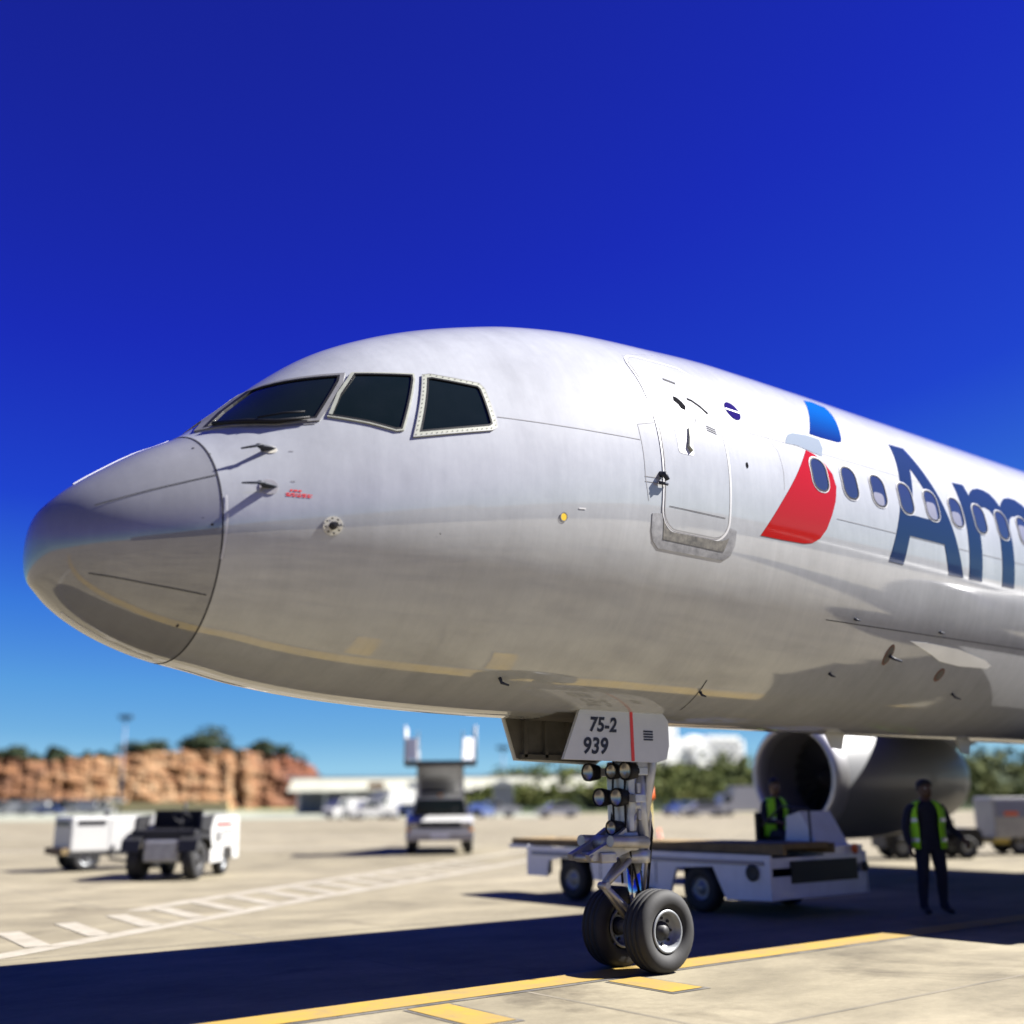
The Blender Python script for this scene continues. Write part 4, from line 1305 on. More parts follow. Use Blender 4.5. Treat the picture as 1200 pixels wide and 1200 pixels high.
bc = thing('added_shadow_cart', 'covered dark cart added out of view on the port side to cast a shadow', 'cart', (13.65, -1.71, 0), .03)  # added out of view for its shadow on the apron and dark mirror image
mb = MB(); mb.box(-1.3, 1.3, -.75, .75, .38, .48, .02); mb.tube([(-1.3, 0, .4), (-2.1, 0, .35)], .04, 8); mb.build('deck', 'dark', bc)
mb = MB(); mb.box(-1.35, 1.35, -.8, .8, 2.14, 2.2, .02); mb.build('roof', 'dark', bc)
mb = MB(); mb.box(-1.28, -1.22, -.72, .72, .48, 2.14); mb.box(1.22, 1.28, -.72, .72, .48, 2.14); mb.box(-1.2, 1.2, .66, .70, .48, 2.14); mb.build('side_panel', 'dark', bc)
for x in (-.9, .9):
    for y in (-.6, .6): simple_wheel(bc, (x, y, .2), .2, .12)

# ---- dark tug behind the worker
dt = thing('baggage_tug', 'low dark baggage tug parked beneath the engine behind the worker', 'tug', (26.7, 9.6, 0), math.radians(-38))
mb = MB()
mb.prism([(-1.35, .30), (-1.35, .72), (-1.1, .84), (-.3, .84), (-.25, .5), (.55, .5), (.6, .80), (1.2, .80), (1.3, .68), (1.3, .30)], lambda a, b, t: (a, t, b), -.6, .6)
mb.build('body', 'dark', dt)
mb = MB(); mb.box(.1, .5, -.5, .5, .5, .64, .03); mb.box(.48, .6, -.5, .5, .62, 1.05, .03); mb.build('seat', 'black', dt)
mb = MB(); mb.tube([(-.4, -.2, .8), (-.2, -.2, 1.02)], .025, 6); mb.lathe([(0, .17), (.03, .18), (.05, .17)], (-.2, -.2, 1.02), (.7, 0, .7), 16); mb.build('steering_wheel', 'black', dt)
for x in (-.9, .85):
    for y in (-.55, .55): simple_wheel(dt, (x, y, .30), .30, .22)

# ================================================================ people
def skin_body(name, joints, edges, parent, matfn, mats, sub=2):
    names = list(joints)
    me = bpy.data.meshes.new(name)
    me.from_pydata([joints[k][0] for k in names], [(names.index(a), names.index(b)) for a, b in edges], [])
    o = bpy.data.objects.new(name, me)
    COL.objects.link(o)
    md = o.modifiers.new('skin', 'SKIN')
    md.use_smooth_shade = True
    md.branch_smoothing = .3
    for i, k in enumerate(names):
        r = joints[k][1]
        me.skin_vertices[0].data[i].radius = r if isinstance(r, tuple) else (r, r)
        me.skin_vertices[0].data[i].use_root = (k == 'pelvis')
    ss = o.modifiers.new('sub', 'SUBSURF'); ss.levels = sub; ss.render_levels = sub
    bpy.context.view_layer.update()
    m2 = bpy.data.meshes.new_from_object(o.evaluated_get(bpy.context.evaluated_depsgraph_get()))
    bpy.data.objects.remove(o)
    for mm in mats: m2.materials.append(M[mm])
    for p in m2.polygons:
        p.material_index = matfn(p.center); p.use_smooth = True
    o = bpy.data.objects.new(name, m2)
    COL.objects.link(o); o.parent = parent
    return o
def hand(J, E, wrist, tip_dir, palm_n, side, tag_, curl=.5):
    """palm, four fingers, thumb as skin chains; palm_n points out of the back of the hand"""
    d = Vector(tip_dir).normalized(); n = Vector(palm_n).normalized(); n = (n-d*n.dot(d)).normalized()
    lat = d.cross(n)*side
    w = Vector(wrist)
    pc = w+d*.045
    J[tag_+'palm'] = (tuple(pc), (.020, .030)); E.append((tag_+'wrist', tag_+'palm'))
    for i, (off, L) in enumerate(((-.030, .060), (-.010, .072), (.010, .076), (.029, .068))):
        k = w+d*.090+lat*off
        J[f'{tag_}k{i}'] = (tuple(k), .0115); E.append((tag_+'palm', f'{tag_}k{i}'))
        a = d*math.cos(curl*.6)-n*math.sin(curl*.6); b = d*math.cos(curl*1.5)-n*math.sin(curl*1.5)
        m_ = k+a*L*.5; t = m_+b*L*.5
        J[f'{tag_}m{i}'] = (tuple(m_), .0095); E.append((f'{tag_}k{i}', f'{tag_}m{i}'))
        J[f'{tag_}t{i}'] = (tuple(t), .0075); E.append((f'{tag_}m{i}', f'{tag_}t{i}'))
    a = w+d*.035+lat*.036-n*.008
    b = a+(d*.7+lat*.7-n*.3).normalized()*.034; c = b+(d*.9+lat*.3-n*.3).normalized()*.028
    J[tag_+'th0'] = (tuple(a), .0125); J[tag_+'th1'] = (tuple(b), .0105); J[tag_+'th2'] = (tuple(c), .008)
    E += [(tag_+'palm', tag_+'th0'), (tag_+'th0', tag_+'th1'), (tag_+'th1', tag_+'th2')]
def head_mesh(parent, c, s=1.0, yaw=0., pitch=0.):
    """a sculpted head of its own rings, facing -Y; eyes, nose, mouth, ears"""
    mb = MB()
    R_ = Matrix.Translation(c) @ Matrix.Rotation(yaw, 4, 'Z') @ Matrix.Rotation(pitch, 4, 'X')
    n = 32; rows = []
    prof = [(-.145, .050, .052, .030), (-.120, .054, .058, .022), (-.105, .050, .080, -.004), (-.085, .060, .090, -.002), (-.055, .068, .094, .0), (-.025, .072, .095, .002), (.0, .075, .096, .004), (.03, .077, .099, .005), (.06, .074, .097, .006), (.085, .062, .083, .007), (.103, .040, .055, .008), (.112, .014, .020, .008)]
    vs = []
    for z, a, b, oy in prof:
        for k in range(n):
            t = 2*PI*k/n
            x = a*math.sin(t); y = -b*math.cos(t)+oy
            f = max(0, math.cos(t))
            if abs(x) < .022 and f > 0:      # nose
                y -= .026*math.exp(-((z+.022)/.016)**2)*max(0, 1-abs(x)/.024)+.010*math.exp(-((z)/.03)**2)*max(0, 1-abs(x)/.024)
            if f > .6 and abs(abs(x)-.030) < .018: y += .008*math.exp(-((z-.004)/.014)**2)
            if f > .7: y -= .006*math.exp(-((z+.060)/.012)**2)*max(0, 1-abs(x)/.035)
            vs.append(R_ @ (Vector((x, y, z))*s))
    mb.add(vs, [[i*n+k, i*n+(k+1) % n, (i+1)*n+(k+1) % n, (i+1)*n+k] for i in range(len(prof)-1) for k in range(n)], 0, True)
    mb.add(vs[-n:], [list(range(n))], 0, True)
    for s_ in (-1, 1):
        ev = [R_ @ (Vector((s_*.077+s_*.010*math.cos(t)*(1 if q else .5), .012+.016*math.sin(t)*.9, -.010+.030*math.cos(t)))*s) for q in (0, 1) for t in [2*PI*k/10 for k in range(10)]]
        mb.add(ev, [[k, (k+1) % 10, 10+(k+1) % 10, 10+k] for k in range(10)]+[list(range(10, 20))], 0, True)
    h = mb.build('head', 'skinb', parent)
    mb = MB()
    for s_ in (-1, 1):
        bm = bmesh.new(); bmesh.ops.create_uvsphere(bm, u_segments=10, v_segments=6, radius=.012*s)
        mb.bm(bm, 0, Matrix.Translation(R_ @ (Vector((s_*.030, -.082, .004))*s)), True)
    mb.build('eye', 'stickerwhite', h)
    mb = MB()
    for s_ in (-1, 1):
        mb.lathe([(0, .006*s), (.002, 0)], R_ @ (Vector((s_*.030, -.0935, .004))*s), R_.to_3x3() @ Vector((0, -1, 0)), 10)
        mb.tube([R_ @ (Vector((s_*.018, -.097, .024))*s), R_ @ (Vector((s_*.045, -.086, .024))*s)], .004*s, 6)
    mb.tube([R_ @ (Vector((-.022, -.088, -.060))*s), R_ @ (Vector((0, -.099, -.058))*s), R_ @ (Vector((.022, -.088, -.060))*s)], .004*s, 6)
    mb.build('face_line', 'hair', h)
    mb = MB(); vs = []
    for z, a, b, oy in [(-.03, .078, .07, .04), (.0, .080, .085, .026), (.035, .083, .100, .010), (.065, .080, .102, .008), (.09, .068, .090, .008), (.110, .045, .062, .009), (.121, .015, .022, .009)]:
        for k in range(n):
            t = 2*PI*k/n
            vs.append(R_ @ (Vector((a*math.sin(t), -b*math.cos(t)+oy, z))*s))
    mb.add(vs, [[i*n+k, i*n+(k+1) % n, (i+1)*n+(k+1) % n, (i+1)*n+k] for i in range(6) for k in range(n)], 0, True)
    mb.build('hair', 'hair', h)
    return h
def vest(parent, rings, gap, name='vest', open_dir=-PI/2):
    """lofted open vest: rings of (z, half width, half depth, centre y); a gap of angle at the front"""
    mb = MB(); n = 28; vs = []
    for z, a, b, cy in rings:
        for k in range(n+1):
            t = open_dir+gap+(2*PI-2*gap)*k/n
            vs.append((a*math.cos(t), cy+b*math.sin(t), z))
    m_ = len(rings)
    fs = [[i*(n+1)+k, i*(n+1)+k+1, (i+1)*(n+1)+k+1, (i+1)*(n+1)+k] for i in range(m_-1) for k in range(n)]
    mb.add(vs, fs, 0, True)
    o = mb.build(name, 'vest', parent)
    sd = o.modifiers.new('thick', 'SOLIDIFY'); sd.thickness = .012; sd.offset = 1
    return o
# standing worker facing the camera
wk = thing('person', 'standing worker in navy clothes and open hi-vis vest on the shaded apron', 'person', (13.0, 1.05, 0), math.atan2(-.757, -.603)+PI/2+.15)
wk.scale = (1.24, 1.2, 1.02)
J = {}; E = []
J['pelvis'] = ((0, 0, .95), (.155, .115))
J['waist'] = ((0, -.005, 1.10), (.150, .105)); J['chest'] = ((0, -.005, 1.30), (.175, .120)); J['upper'] = ((0, 0, 1.44), (.150, .095))
J['neck'] = ((0, .0, 1.545), .060); J['skull'] = ((0, -.012, 1.66), .058)
E += [('pelvis', 'waist'), ('waist', 'chest'), ('chest', 'upper'), ('upper', 'neck'), ('neck', 'skull')]
for s_, t in ((-1, 'r'), (1, 'l')):
    J[t+'hip'] = ((s_*.095, 0, .90), .100); J[t+'knee'] = ((s_*.115, -.02, .50), .070); J[t+'calf'] = ((s_*.12, .01, .34), .066); J[t+'ank'] = ((s_*.125, .02, .09), .046)
    J[t+'heel'] = ((s_*.125, .05, .045), .042); J[t+'toe'] = ((s_*.145, -.15, .035), (.045, .032))
    E += [('pelvis', t+'hip'), (t+'hip', t+'knee'), (t+'knee', t+'calf'), (t+'calf', t+'ank'), (t+'ank', t+'heel'), (t+'ank', t+'toe')]
    J[t+'sh'] = ((s_*.195, 0, 1.445), .070)
    E.append(('upper', t+'sh'))
J['relb'] = ((-.265, .02, 1.17), .052); J['rfore'] = ((-.275, -.02, 1.05), .045); J['rwrist'] = ((-.27, -.06, .92), .032)
J['lelb'] = ((.285, .02, 1.17), .052); J['lfore'] = ((.315, -.07, 1.09), .045); J['lwrist'] = ((.335, -.19, 1.0), .032)
E += [('rsh', 'relb'), ('relb', 'rfore'), ('rfore', 'rwrist'), ('lsh', 'lelb'), ('lelb', 'lfore'), ('lfore', 'lwrist')]
hand(J, E, J['rwrist'][0], (.0, -.22, -1), (-1, 0, 0), 1, 'r', .6)
hand(J, E, J['lwrist'][0], (.15, -.75, -.55), (.6, 0, .8), -1, 'l', .9)
def wm(c):
    if c.z < .085: return 1
    if c.z > 1.53: return 2
    if c.z < .93 and c.x < -.2 and c.z > .6: return 2
    if c.x > .28 and c.y < -.19: return 2
    return 0
skin_body('body', J, E, wk, wm, ['cloth', 'shoe', 'skinb'])
head_mesh(wk, Vector((0, -.02, 1.705)), 1.08)
v = vest(wk, [(.88, .205, .155, 0), (1.0, .200, .150, 0), (1.15, .195, .145, 0), (1.30, .212, .150, 0), (1.42, .205, .135, 0), (1.49, .165, .105, 0), (1.53, .105, .075, .0)], .62, open_dir=-PI/2-.25)
for z, a, b in ((1.00, .216, .166), (1.27, .224, .166)):
    mb = MB(); n = 28; vs = []
    for dz in (-.028, .028):
        for k in range(n+1):
            t = -PI/2-.25+.63+(2*PI-1.26)*k/n
            vs.append((a*math.cos(t), b*math.sin(t), z+dz))
    mb.add(vs, [[k, k+1, n+2+k, n+1+k] for k in range(n)], 0, True)
    mb.build('reflective_band', 'reflect', v)
# driver sitting on the loader
dr = thing('person', 'worker in hi-vis vest seated on the belt loader before the engine intake', 'person', (12.52, 3.42, .0), -.35)
J = {}; E = []
zs = 1.06
J['pelvis'] = ((0, 0, zs), (.150, .120)); J['waist'] = ((0, .0, zs+.15), (.145, .105)); J['chest'] = ((0, -.02, zs+.34), (.17, .118)); J['upper'] = ((0, -.02, zs+.48), (.145, .095))
J['neck'] = ((0, -.03, zs+.585), .058); J['skull'] = ((0, -.045, zs+.69), .056)
E += [('pelvis', 'waist'), ('waist', 'chest'), ('chest', 'upper'), ('upper', 'neck'), ('neck', 'skull')]
for s_, t in ((-1, 'r'), (1, 'l')):
    J[t+'hip'] = ((s_*.10, -.06, zs-.01), .095); J[t+'knee'] = ((s_*.14, -.46, zs+.02), .068); J[t+'calf'] = ((s_*.14, -.44, zs-.04), .062); J[t+'ank'] = ((s_*.14, -.50, zs-.085), .044); J[t+'toe'] = ((s_*.15, -.66, zs-.10), (.042, .03))
    E += [('pelvis', t+'hip'), (t+'hip', t+'knee'), (t+'knee', t+'calf'), (t+'calf', t+'ank'), (t+'ank', t+'toe')]
    J[t+'sh'] = ((s_*.19, -.02, zs+.475), .068); J[t+'elb'] = ((s_*.25, -.10, zs+.24), .050); J[t+'fore'] = ((s_*.22, -.22, zs+.20), .044); J[t+'wrist'] = ((s_*.17, -.36, zs+.20), .032)
    E += [('upper', t+'sh'), (t+'sh', t+'elb'), (t+'elb', t+'fore'), (t+'fore', t+'wrist')]
    hand(J, E, J[t+'wrist'][0], (-s_*.2, -1, 0), (0, 0, 1), s_, t, .9)
skin_body('body', J, E, dr, lambda c: 2 if (c.z > zs+.56 or (c.y < -.36 and c.z > zs+.12)) else (1 if (c.y < -.47 and c.z < zs-.05) else 0), ['cloth', 'shoe', 'skinb'])
head_mesh(dr, Vector((0, -.05, zs+.745)), 1.05)
v = vest(dr, [(zs-.02, .20, .155, 0), (zs+.12, .195, .15, 0), (zs+.33, .205, .15, -.02), (zs+.46, .20, .135, -.02), (zs+.53, .16, .10, -.02), (zs+.565, .10, .075, -.02)], .35)
mb = MB(); n = 28; vs = []
for dz in (-.028, .028):
    for k in range(n+1):
        t = -PI/2+.36+(2*PI-.72)*k/n
        vs.append((.213*math.cos(t), -.01+.166*math.sin(t), zs+.24+dz))
mb.add(vs, [[k, k+1, n+2+k, n+1+k] for k in range(n)], 0, True)
mb.build('reflective_band', 'reflect', v)

# ================================================================ distant vehicles
def vehicle(kind, label, cat, loc, rz, paint, group='vehicles parked along the far apron edge'):
    name = {'car': 'parked_car', 'van': 'parked_van', 'truck': 'parked_truck', 'pickup': 'parked_pickup'}[kind]
    t = thing(name, label, cat, loc, rz, group)
    prof = {'car': [(-2.1, .3), (-2.15, .75), (-1.2, .92), (-.6, 1.42), (.9, 1.45), (1.6, 1.0), (2.1, .95), (2.15, .3)],
            'van': [(-2.4, .3), (-2.45, .95), (-1.9, 1.15), (-1.4, 1.95), (2.35, 2.0), (2.4, .3)],
            'pickup': [(-2.5, .35), (-2.55, .95), (-1.3, 1.08), (-.85, 1.70), (.35, 1.72), (.5, 1.05), (2.5, 1.05), (2.55, .35)],
            'truck': [(-3.0, .4), (-3.0, 1.2), (-2.75, 2.1), (-1.6, 2.2), (-1.6, 2.9), (3.0, 2.9), (3.0, .5)]}[kind]
    win = {'car': [(-1.05, .97), (-.55, 1.36), (.85, 1.38), (1.4, 1.02)], 'van': [(-1.75, 1.2), (-1.35, 1.8), (-.5, 1.82), (-.5, 1.2)],
           'pickup': [(-1.15, 1.12), (-.8, 1.62), (.28, 1.64), (.38, 1.12)], 'truck': [(-2.85, 1.35), (-2.68, 2.0), (-1.9, 2.05), (-1.9, 1.35)]}[kind]
    w = .85 if kind != 'truck' else 1.1
    mb = MB(); mb.prism(prof, lambda a, b, t_: (a, t_, b), -w, w); mb.build('body', paint, t)
    for s_ in (-1, 1):
        mb = MB(); mb.prism(win, lambda a, b, t_: (a, s_*w+s_*t_, b), .002, .012)
        mb.build('side_window', 'carglass', t)
    for x in ((-1.35, 1.35) if kind != 'truck' else (-2.2, 1.8)):
        for s_ in (-1, 1): simple_wheel(t, (x, s_*(w-.08), .36), .36, .22)
    for s_ in (-1, 1):
        mb = MB(); x = prof[0][0]; mb.box(x-.06, x+.02, s_*w*.72-.14, s_*w*.72+.14, .62, .76); mb.build('headlight', 'lens', t)
    return t
def place(px, d, dz=0):
    x, y = far(px, d)
    return (x, y, dz)
A0 = math.radians(-38)
vehicle('van', 'white van nearest the rock face among the parked vehicles', 'van', place(402, 117), A0+.9, 'white')
vehicle('pickup', 'white pickup second along beside the white van', 'pickup', place(432, 112), A0+.5, 'white')
vehicle('truck', 'white box truck parked left of the stairs truck', 'truck', place(455, 125), A0+1.0, 'dirtywhite')
vehicle('car', 'dark car parked just left of the stairs truck', 'car', place(474, 114), A0+.3, 'carblue')
vehicle('car', 'blue car parked just right of the stairs truck', 'car', place(561, 118), A0+1.2, 'carblue')
vehicle('pickup', 'white pickup parked beside a blue car right of the stairs truck', 'pickup', place(578, 120), A0+.2, 'white')
vehicle('car', 'silver car below the hedge left of the nose gear', 'car', place(650, 116), A0+.2, 'carsilver')
vehicle('car', 'white car below the hedge right of the nose gear', 'car', place(820, 114), A0+.15, 'white')
vehicle('car', 'dark blue car below the hedge beside a white car', 'car', place(797, 118), A0+.6, 'carblue')
vehicle('truck', 'white box truck below the hedge left of the engine', 'truck', place(872, 116), A0+.15, 'white')
vehicle('van', 'white van parked before the low hangar, leftmost in view', 'van', place(12, 185), A0+.2, 'white')
vehicle('van', 'white van parked before the low hangar, right of another van', 'van', place(36, 185), A0+.1, 'white')
vehicle('car', 'blue car in front of the low hangar', 'car', place(55, 185), A0+.2, 'carblue')
vehicle('van', 'white van at the right end of the low hangar', 'van', place(93, 190), A0+.2, 'white')
vehicle('car', 'white car at the yellow wall end of the low hangar', 'car', place(116, 187), A0+.2, 'white')

# ================================================================ buildings
def bbox(px0, px1, d, depth):
    """local frame of a long building that faces the camera: returns loc, rotation, length"""
    a = Vector(far(px0, d)); b = Vector(far(px1, d))
    return a, b, math.atan2((b-a).y, (b-a).x), (b-a).length
a, b, rz, L = bbox(333, 705, 165, 20)
tm = thing('terminal_building', 'long low building with pale roof and green-grey fascia beside the rock face', 'building', (a.x, a.y, 0), rz)
mb = MB(); mb.box(-1, L, 3.65, 22, 4.95, 5.30); mb.build('roof', 'roofgrey', tm)
mb = MB(); mb.prism([(0, 3.0), (0, 3.2), (3.6, 4.95), (5.2, 4.95), (5.2, 3.0)], lambda a_, b_, t: (t, a_, b_), 0, L-1); mb.build('fascia', 'fascia', tm)
mb = MB(); mb.box(0, L-1, 9, 21, 0, 4.9); mb.build('wall', 'framegrey', tm)
for i in range(12):
    x = 1.5+i*(L-3)/11
    mb = MB(); mb.box(x-.2, x+.2, .8, 1.2, 0, 3.1); mb.build('column', 'roofgrey', tm)
for x0, x1, m in ((11.6, 13.9, 'brownsign'), (17.3, 18.8, 'stickerwhite')):
    mb = MB(); mb.box(x0, x1, .2, .3, 3.5, 4.4); mb.build('fascia_sign', m, tm)
a, b, rz, L = bbox(-160, 122, 210, 10)
hg = thing('hangar', 'long low dark open-fronted hangar at the foot of the rock face', 'building', (a.x, a.y, 0), rz)
mb = MB(); mb.box(0, L, -.5, 10, 2.0, 2.5); mb.build('roof', 'framegrey', hg)
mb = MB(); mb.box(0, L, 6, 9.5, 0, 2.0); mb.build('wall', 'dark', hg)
for i in range(14):
    x = .5+i*(L-1)/13
    mb = MB(); mb.box(x-.12, x+.12, 0, .25, 0, 2.0); mb.build('column', 'roofgrey', hg)
a, b, rz, L = bbox(124, 266, 215, 3)
mb = MB(); mb.box(0, L, 0, .6, 0, 1.75); mb.box(-.05, L+.05, -.06, .66, 1.75, 1.9)
tag(mb.build('boundary_wall', 'wallyellow', None, (a.x, a.y, 0)), 'pale yellow wall along the foot of the rock face', 'wall').rotation_euler = (0, 0, rz)
def tower(label, px0, px1, d, ztop, steps, nwx, nfl):
    a, b, rz, L = bbox(px0, px1, d, 15)
    t = thing('tower_block', label, 'building', (a.x, a.y, 0), rz+.38, 'white blocks beyond the hedge')
    mb = MB()
    for x0, x1, z in steps: mb.box(x0*L, x1*L, 0, 14+x0, 0, z)
    mb.build('wall', 'tower', t)
    for i in range(nwx):
        for f in range(nfl):
            x = L*(i+.5)/nwx; z = ztop-2.0-2.6*f
            if not any(x0*L < x-.8 and x+.8 < x1*L and z+1.2 < zt for x0, x1, zt in steps): continue
            mb = MB(); mb.box(x-.6, x+.6, -.06, -.01, z-.6, z+.6); fr = mb.build('window', 'windowdark', t)
            mb = MB(); mb.box(x-.7, x+.7, -.09, -.005, z-.72, z-.62); mb.build('sill', 'roofgrey', fr)
    mb = MB(); mb.box(steps[0][0]*L+1, steps[0][0]*L+4, 3, 7, steps[0][2], steps[0][2]+1.6); mb.build('roof_house', 'tower', t)
    return t
tower('tall white block with stepped side just right of the gear door', 762, 812, 420, 28, [(0, .75, 28.5), (.75, 1.0, 24)], 4, 4)
tower('wide white block with lilac windows left of the engine', 814, 884, 425, 24, [(0, 1.0, 23.5), (.3, .9, 25)], 6, 3)
a, b, rz, L = bbox(574, 600, 150, 3)
sh = thing('shelter', 'small white roofed shelter in front of the hedge', 'shelter', (a.x, a.y, 0), rz)
mb = MB(); mb.prism([(-.4, 3.6), (L/2, 4.4), (L+.4, 3.6)], lambda a_, b_, t: (a_, t, b_), -.5, 3.5); mb.build('roof', 'roofgrey', sh)
mb = MB(); mb.box(.1, L-.1, 0, 3, 0, 3.6); mb.build('wall', 'framegrey', sh)
def light_pole(label, px, d, h):
    x, y = far(px, d)
    t = thing('light_pole', label, 'light pole', (x, y, 0), A0, 'apron floodlight poles')
    mb = MB(); mb.tube([(0, 0, 0), (0, 0, h)], [.20, .11], 10); mb.build('mast', 'pole', t)
    mb = MB(); mb.box(-1.0, 1.0, -.15, .15, h, h+.25)
    for s_ in (-1, -.35, .35, 1): mb.box(s_*.9-.25, s_*.9+.25, -.5, .1, h+.2, h+.65, .05)
    mb.build('floodlight', 'dark', t)
light_pole('tall floodlight pole in front of the rock face', 137, 190, 15.4)
light_pole('thin floodlight pole behind the stairs truck', 587, 205, 10.6)

# the concourse behind the camera, mirrored as a band along the nose and the fuselage side
cc = thing('concourse_building', 'long grey concourse facing the port side of the airliner, mirrored in its paint', 'building', (-10, -62, 0), math.radians(4))
mb = MB(); mb.box(-70, 110, -18, 0, 0, 7.6); mb.box(-20, 30, -16, -2, 7.6, 10.2); mb.build('wall', 'framegrey', cc)
mb = MB(); mb.box(-71, 111, -19, -16.1, 7.61, 8.0); mb.box(-71, 111, -1.9, 1.2, 7.61, 8.0); mb.build('roof', 'roofgrey', cc)
for i in range(24):
    mb = MB(); mb.box(-66+7.2*i, -61+7.2*i, .0, .08, 3.6, 6.4); mb.build('window', 'windowdark', cc)

# ================================================================ rock face and vegetation
def fbm(p, o=5):
    return noise.fractal(Vector(p), 1.0, 2.0, o, noise_basis='PERLIN_ORIGINAL')
def D_C(px): return 299.5/(Fg.y+Rg.y*(px-600)/FPX*.968)
CT = [(-400, 14.0), (-100, 14.2), (0, 14.0), (60, 13.4), (120, 14.4), (180, 15.4), (230, 15.8), (275, 15.4), (300, 14.6), (330, 13.8), (350, 12.8), (364, 11.0), (372, 8.5), (380, 4), (386, .5)]
def ctop(px):
    for (a, za), (b, zb) in zip(CT, CT[1:]):
        if a <= px <= b: return (za+(zb-za)*(px-a)/(b-a))*D_C(px)/300
    return 0
mb = MB(); vs = []
NU, NV = 460, 44
for i in range(NU+1):
    px = -400+786*i/NU
    zt = ctop(px)*(1+.07*fbm((px*.045, 3, 0))+.03*fbm((px*.2, 8, 0)))
    bx, by = far(px, D_C(px))
    for j in range(NV+1):
        v = j/NV
        if v < .8:
            w = v/.8; z = zt*w; back = 7*w**1.3
        else:
            w = (v-.8)/.2; z = zt+w*1.0*min(1, zt/8); back = 7+60*w
        q = Vector((px*.032, 1.7, z*.07))
        dsp = 1.3*fbm(Vector((px*.022, 1.7, z*.30+px*.012)), 8)+1.0*fbm(Vector((px*.055+z*.10, 5.2, z*.55)), 7)-1.1*abs(fbm(Vector((px*.03, 9.1, z*.42)), 5))+1.6*abs(fbm(Vector((px*.035, z*.05, 7)), 4))*2
        k = 1.0 if v < .8 else max(0, 1-w*3)
        f_ = 1+(back+dsp*k)/D_C(px)
        vs.append((C2.x+(bx-C2.x)*f_, C2.y+(by-C2.y)*f_, z-.2))
mb.add(vs, [[i*(NV+1)+j, (i+1)*(NV+1)+j, (i+1)*(NV+1)+j+1, i*(NV+1)+j+1] for i in range(NU) for j in range(NV)], 0, False)
structure(mb.build('rock_face', 'cliff', fixn=False))
def leaves(mb, c, rx, ry, rz_, n, size, rnd, clumps=9):
    cl = []
    for _ in range(clumps):
        u = rnd.uniform(-1, 1); t = rnd.uniform(0, 2*PI); r = rnd.uniform(.35, .95)
        s_ = math.sqrt(1-u*u)
        cl.append((c[0]+rx*r*s_*math.cos(t), c[1]+ry*r*s_*math.sin(t), c[2]+rz_*r*u, rnd.uniform(.28, .5)))
    for _ in range(n):
        k = rnd.choice(cl)
        d = Vector((rnd.gauss(0, 1), rnd.gauss(0, 1), rnd.gauss(0, 1))).normalized()*rnd.uniform(.5, 1)**.5
        p = Vector((k[0]+d.x*rx*k[3], k[1]+d.y*ry*k[3], k[2]+d.z*rz_*k[3]))
        nrm = (d+Vector((rnd.uniform(-.6, .6), rnd.uniform(-.6, .6), rnd.uniform(-.2, .8)))).normalized()
        a = nrm.orthogonal().normalized(); b = nrm.cross(a)
        s1 = size*rnd.uniform(.6, 1.4)
        mb.add([p-a*s1-b*s1*.5, p+a*s1*.2-b*s1*.7, p+a*s1+b*s1*.3, p-a*s1*.2+b*s1*.8], [[0, 1, 2, 3]])
tree_lab = [('broad dark tree, the largest on top of the rock face', 243, 9.5, 4.2), ('dark bushy tree just left of the largest on the rock face', 215, 5.2, 2.6),
            ('small dark tree right of the largest on the rock face', 300, 4.5, 2.5), ('lone small bush at the right end of the rock face top', 328, 3.0, 2.2),
            ('dark tree by the floodlight pole on the rock face', 150, 4.2, 2.4), ('thin dark tree left of the floodlight pole above the low hangar', 58, 3.2, 2.8), ('low dark bush between the floodlight pole and the broad tree', 178, 4.6, 2.0),
            ('spreading dark bush at the left end of the rock face top', 8, 6.0, 2.0)]
for i, (lab, px, rx, rz_) in enumerate(tree_lab):
    x, y = far(px, D_C(px)+13)
    zt = ctop(px)
    rnd = random.Random(20+i)
    t = thing('cliff_tree', lab, 'tree', (x, y, zt-.3), 0, 'trees on top of the rock face')
    mb = MB(); mb.tube([(0, 0, -.8), (.2, 0, rz_*.6), (.1, .1, rz_*1.1)], [.35, .25, .12], 7)
    for k in range(4):
        an = k*1.6+i; mb.tube([(.15, 0, rz_*.5), (math.cos(an)*rx*.45, math.sin(an)*rx*.45, rz_*1.0)], [.18, .06], 5)
    mb.build('trunk', 'wood', t)
    mb = MB(); leaves(mb, (0, 0, rz_*.75), rx, rx*.7, rz_*.85, int(500+rx*140), .42, rnd, 12)
    mb.build('crown', 'leafdark', t, fixn=False)
# scrub along the rock face top
mb = MB(); rnd = random.Random(4)
for k in range(170):
    px = rnd.uniform(-380, 350)
    if rnd.random() < .45 and px > 70: continue
    x, y = far(px, D_C(px)+rnd.uniform(9, 18))
    r = rnd.uniform(.8, 1.9)
    leaves(mb, (x, y, ctop(px)+r*.3), r*1.5, r*1.3, r*.7, 110, .36, rnd, 5)
tag(mb.build('scrub', 'leafdark', fixn=False), 'dark scrub along the top of the rock face', 'scrub', kind='stuff')
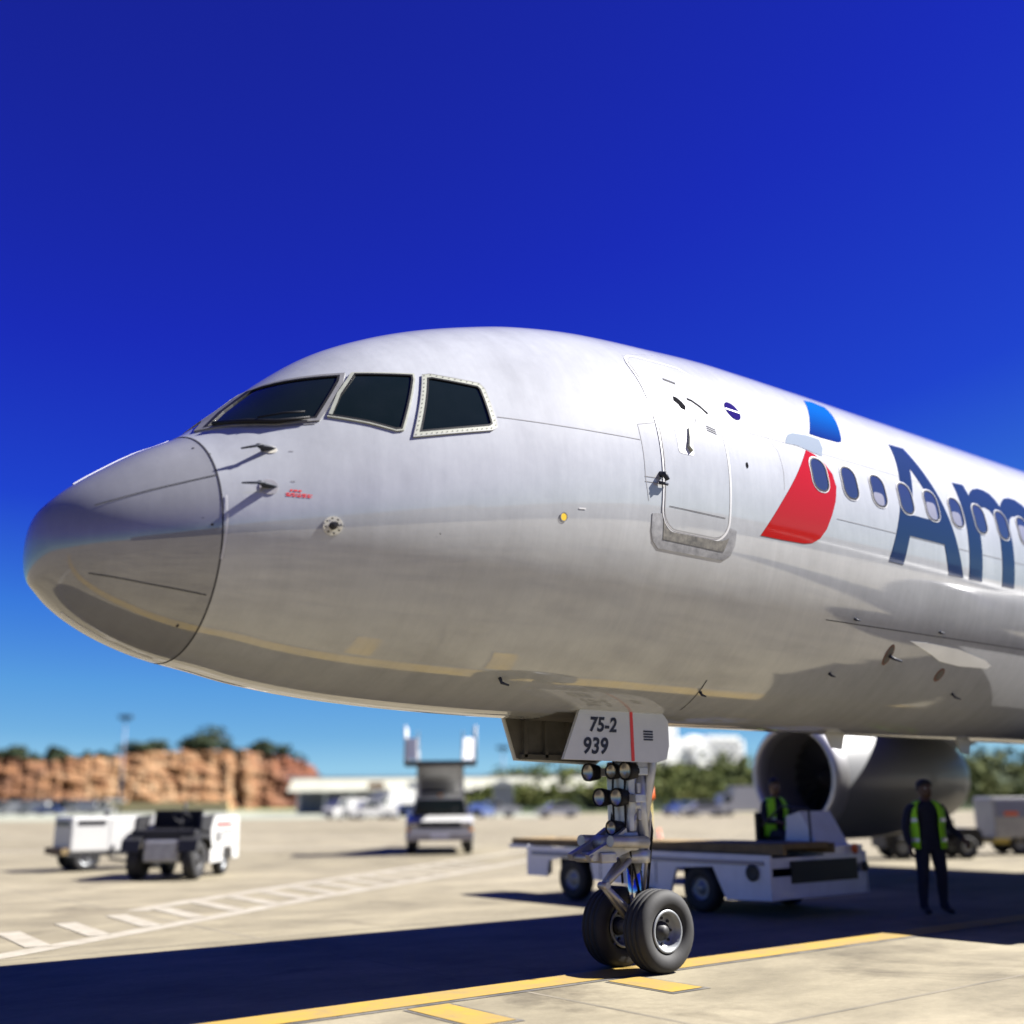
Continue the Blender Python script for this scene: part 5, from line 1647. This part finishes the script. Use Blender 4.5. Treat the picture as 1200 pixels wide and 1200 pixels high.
# green wooded bank
mb = MB(); rnd = random.Random(9)
HB = [(490, 4.0), (540, 5.6), (570, 6.4), (600, 7.0), (640, 7.8), (690, 8.6), (740, 8.2), (800, 8.8), (850, 9.3), (900, 9.2), (960, 8.6), (1020, 8.8), (1100, 9.6), (1160, 9.6), (1200, 9.2), (1260, 9.6), (1700, 10.0)]
for k in range(800):
    px = rnd.uniform(500, 1640)
    h = next(za+(zb-za)*(px-a_)/(b_-a_) for (a_, za), (b_, zb) in zip(HB, HB[1:]) if a_ <= px <= b_)
    dd = rnd.random()
    x, y = far(px, 158+26*dd)
    r = rnd.uniform(1.1, 2.4)
    z = (.35+.65*dd)*h*rnd.uniform(.75, 1.0)-r*.5
    leaves(mb, (x, y, max(z, .6)), r*1.35, r*1.2, r, 95, .30, rnd, 6)
tag(mb.build('wooded_bank', 'leafgreen', fixn=False), 'dense green wooded bank beyond the parked vehicles', 'woodland', kind='stuff')
# earth behind the leaves, and far hills
mb = MB(); vs = []
NB = 120
for i in range(NB+1):
    px = 515+1200*i/NB
    h = next(za+(zb-za)*(px-a_)/(b_-a_) for (a_, za), (b_, zb) in zip([(400, 3.5)]+HB, HB+[(2000, 9)]) if a_ <= px <= b_)
    h *= .72*(1+.12*fbm((px*.02, 1, 2)))
    for d, f in ((156, 0), (166, .45), (178, .85), (190, 1), (260, .6), (330, 0)):
        x, y = far(px, d); vs.append((x, y, h*f-.05))
mb.add(vs, [[i*6+j, (i+1)*6+j, (i+1)*6+j+1, i*6+j+1] for i in range(NB) for j in range(5)], 0, True)
structure(mb.build('bank', 'leafdark'))
mb = MB(); vs = []
for i in range(121):
    px = -900+3600*i/120
    h = 22+26*abs(fbm((px*.0017, 5, 1), 4))*2
    for d, f in ((1500, 0), (1750, .7), (1950, 1), (2500, 0)):
        x, y = far(px, d); vs.append((x, y, h*f-1))
mb.add(vs, [[i*4+j, (i+1)*4+j, (i+1)*4+j+1, i*4+j+1] for i in range(120) for j in range(3)], 0, True)
structure(mb.build('hills', 'leafgreen'))
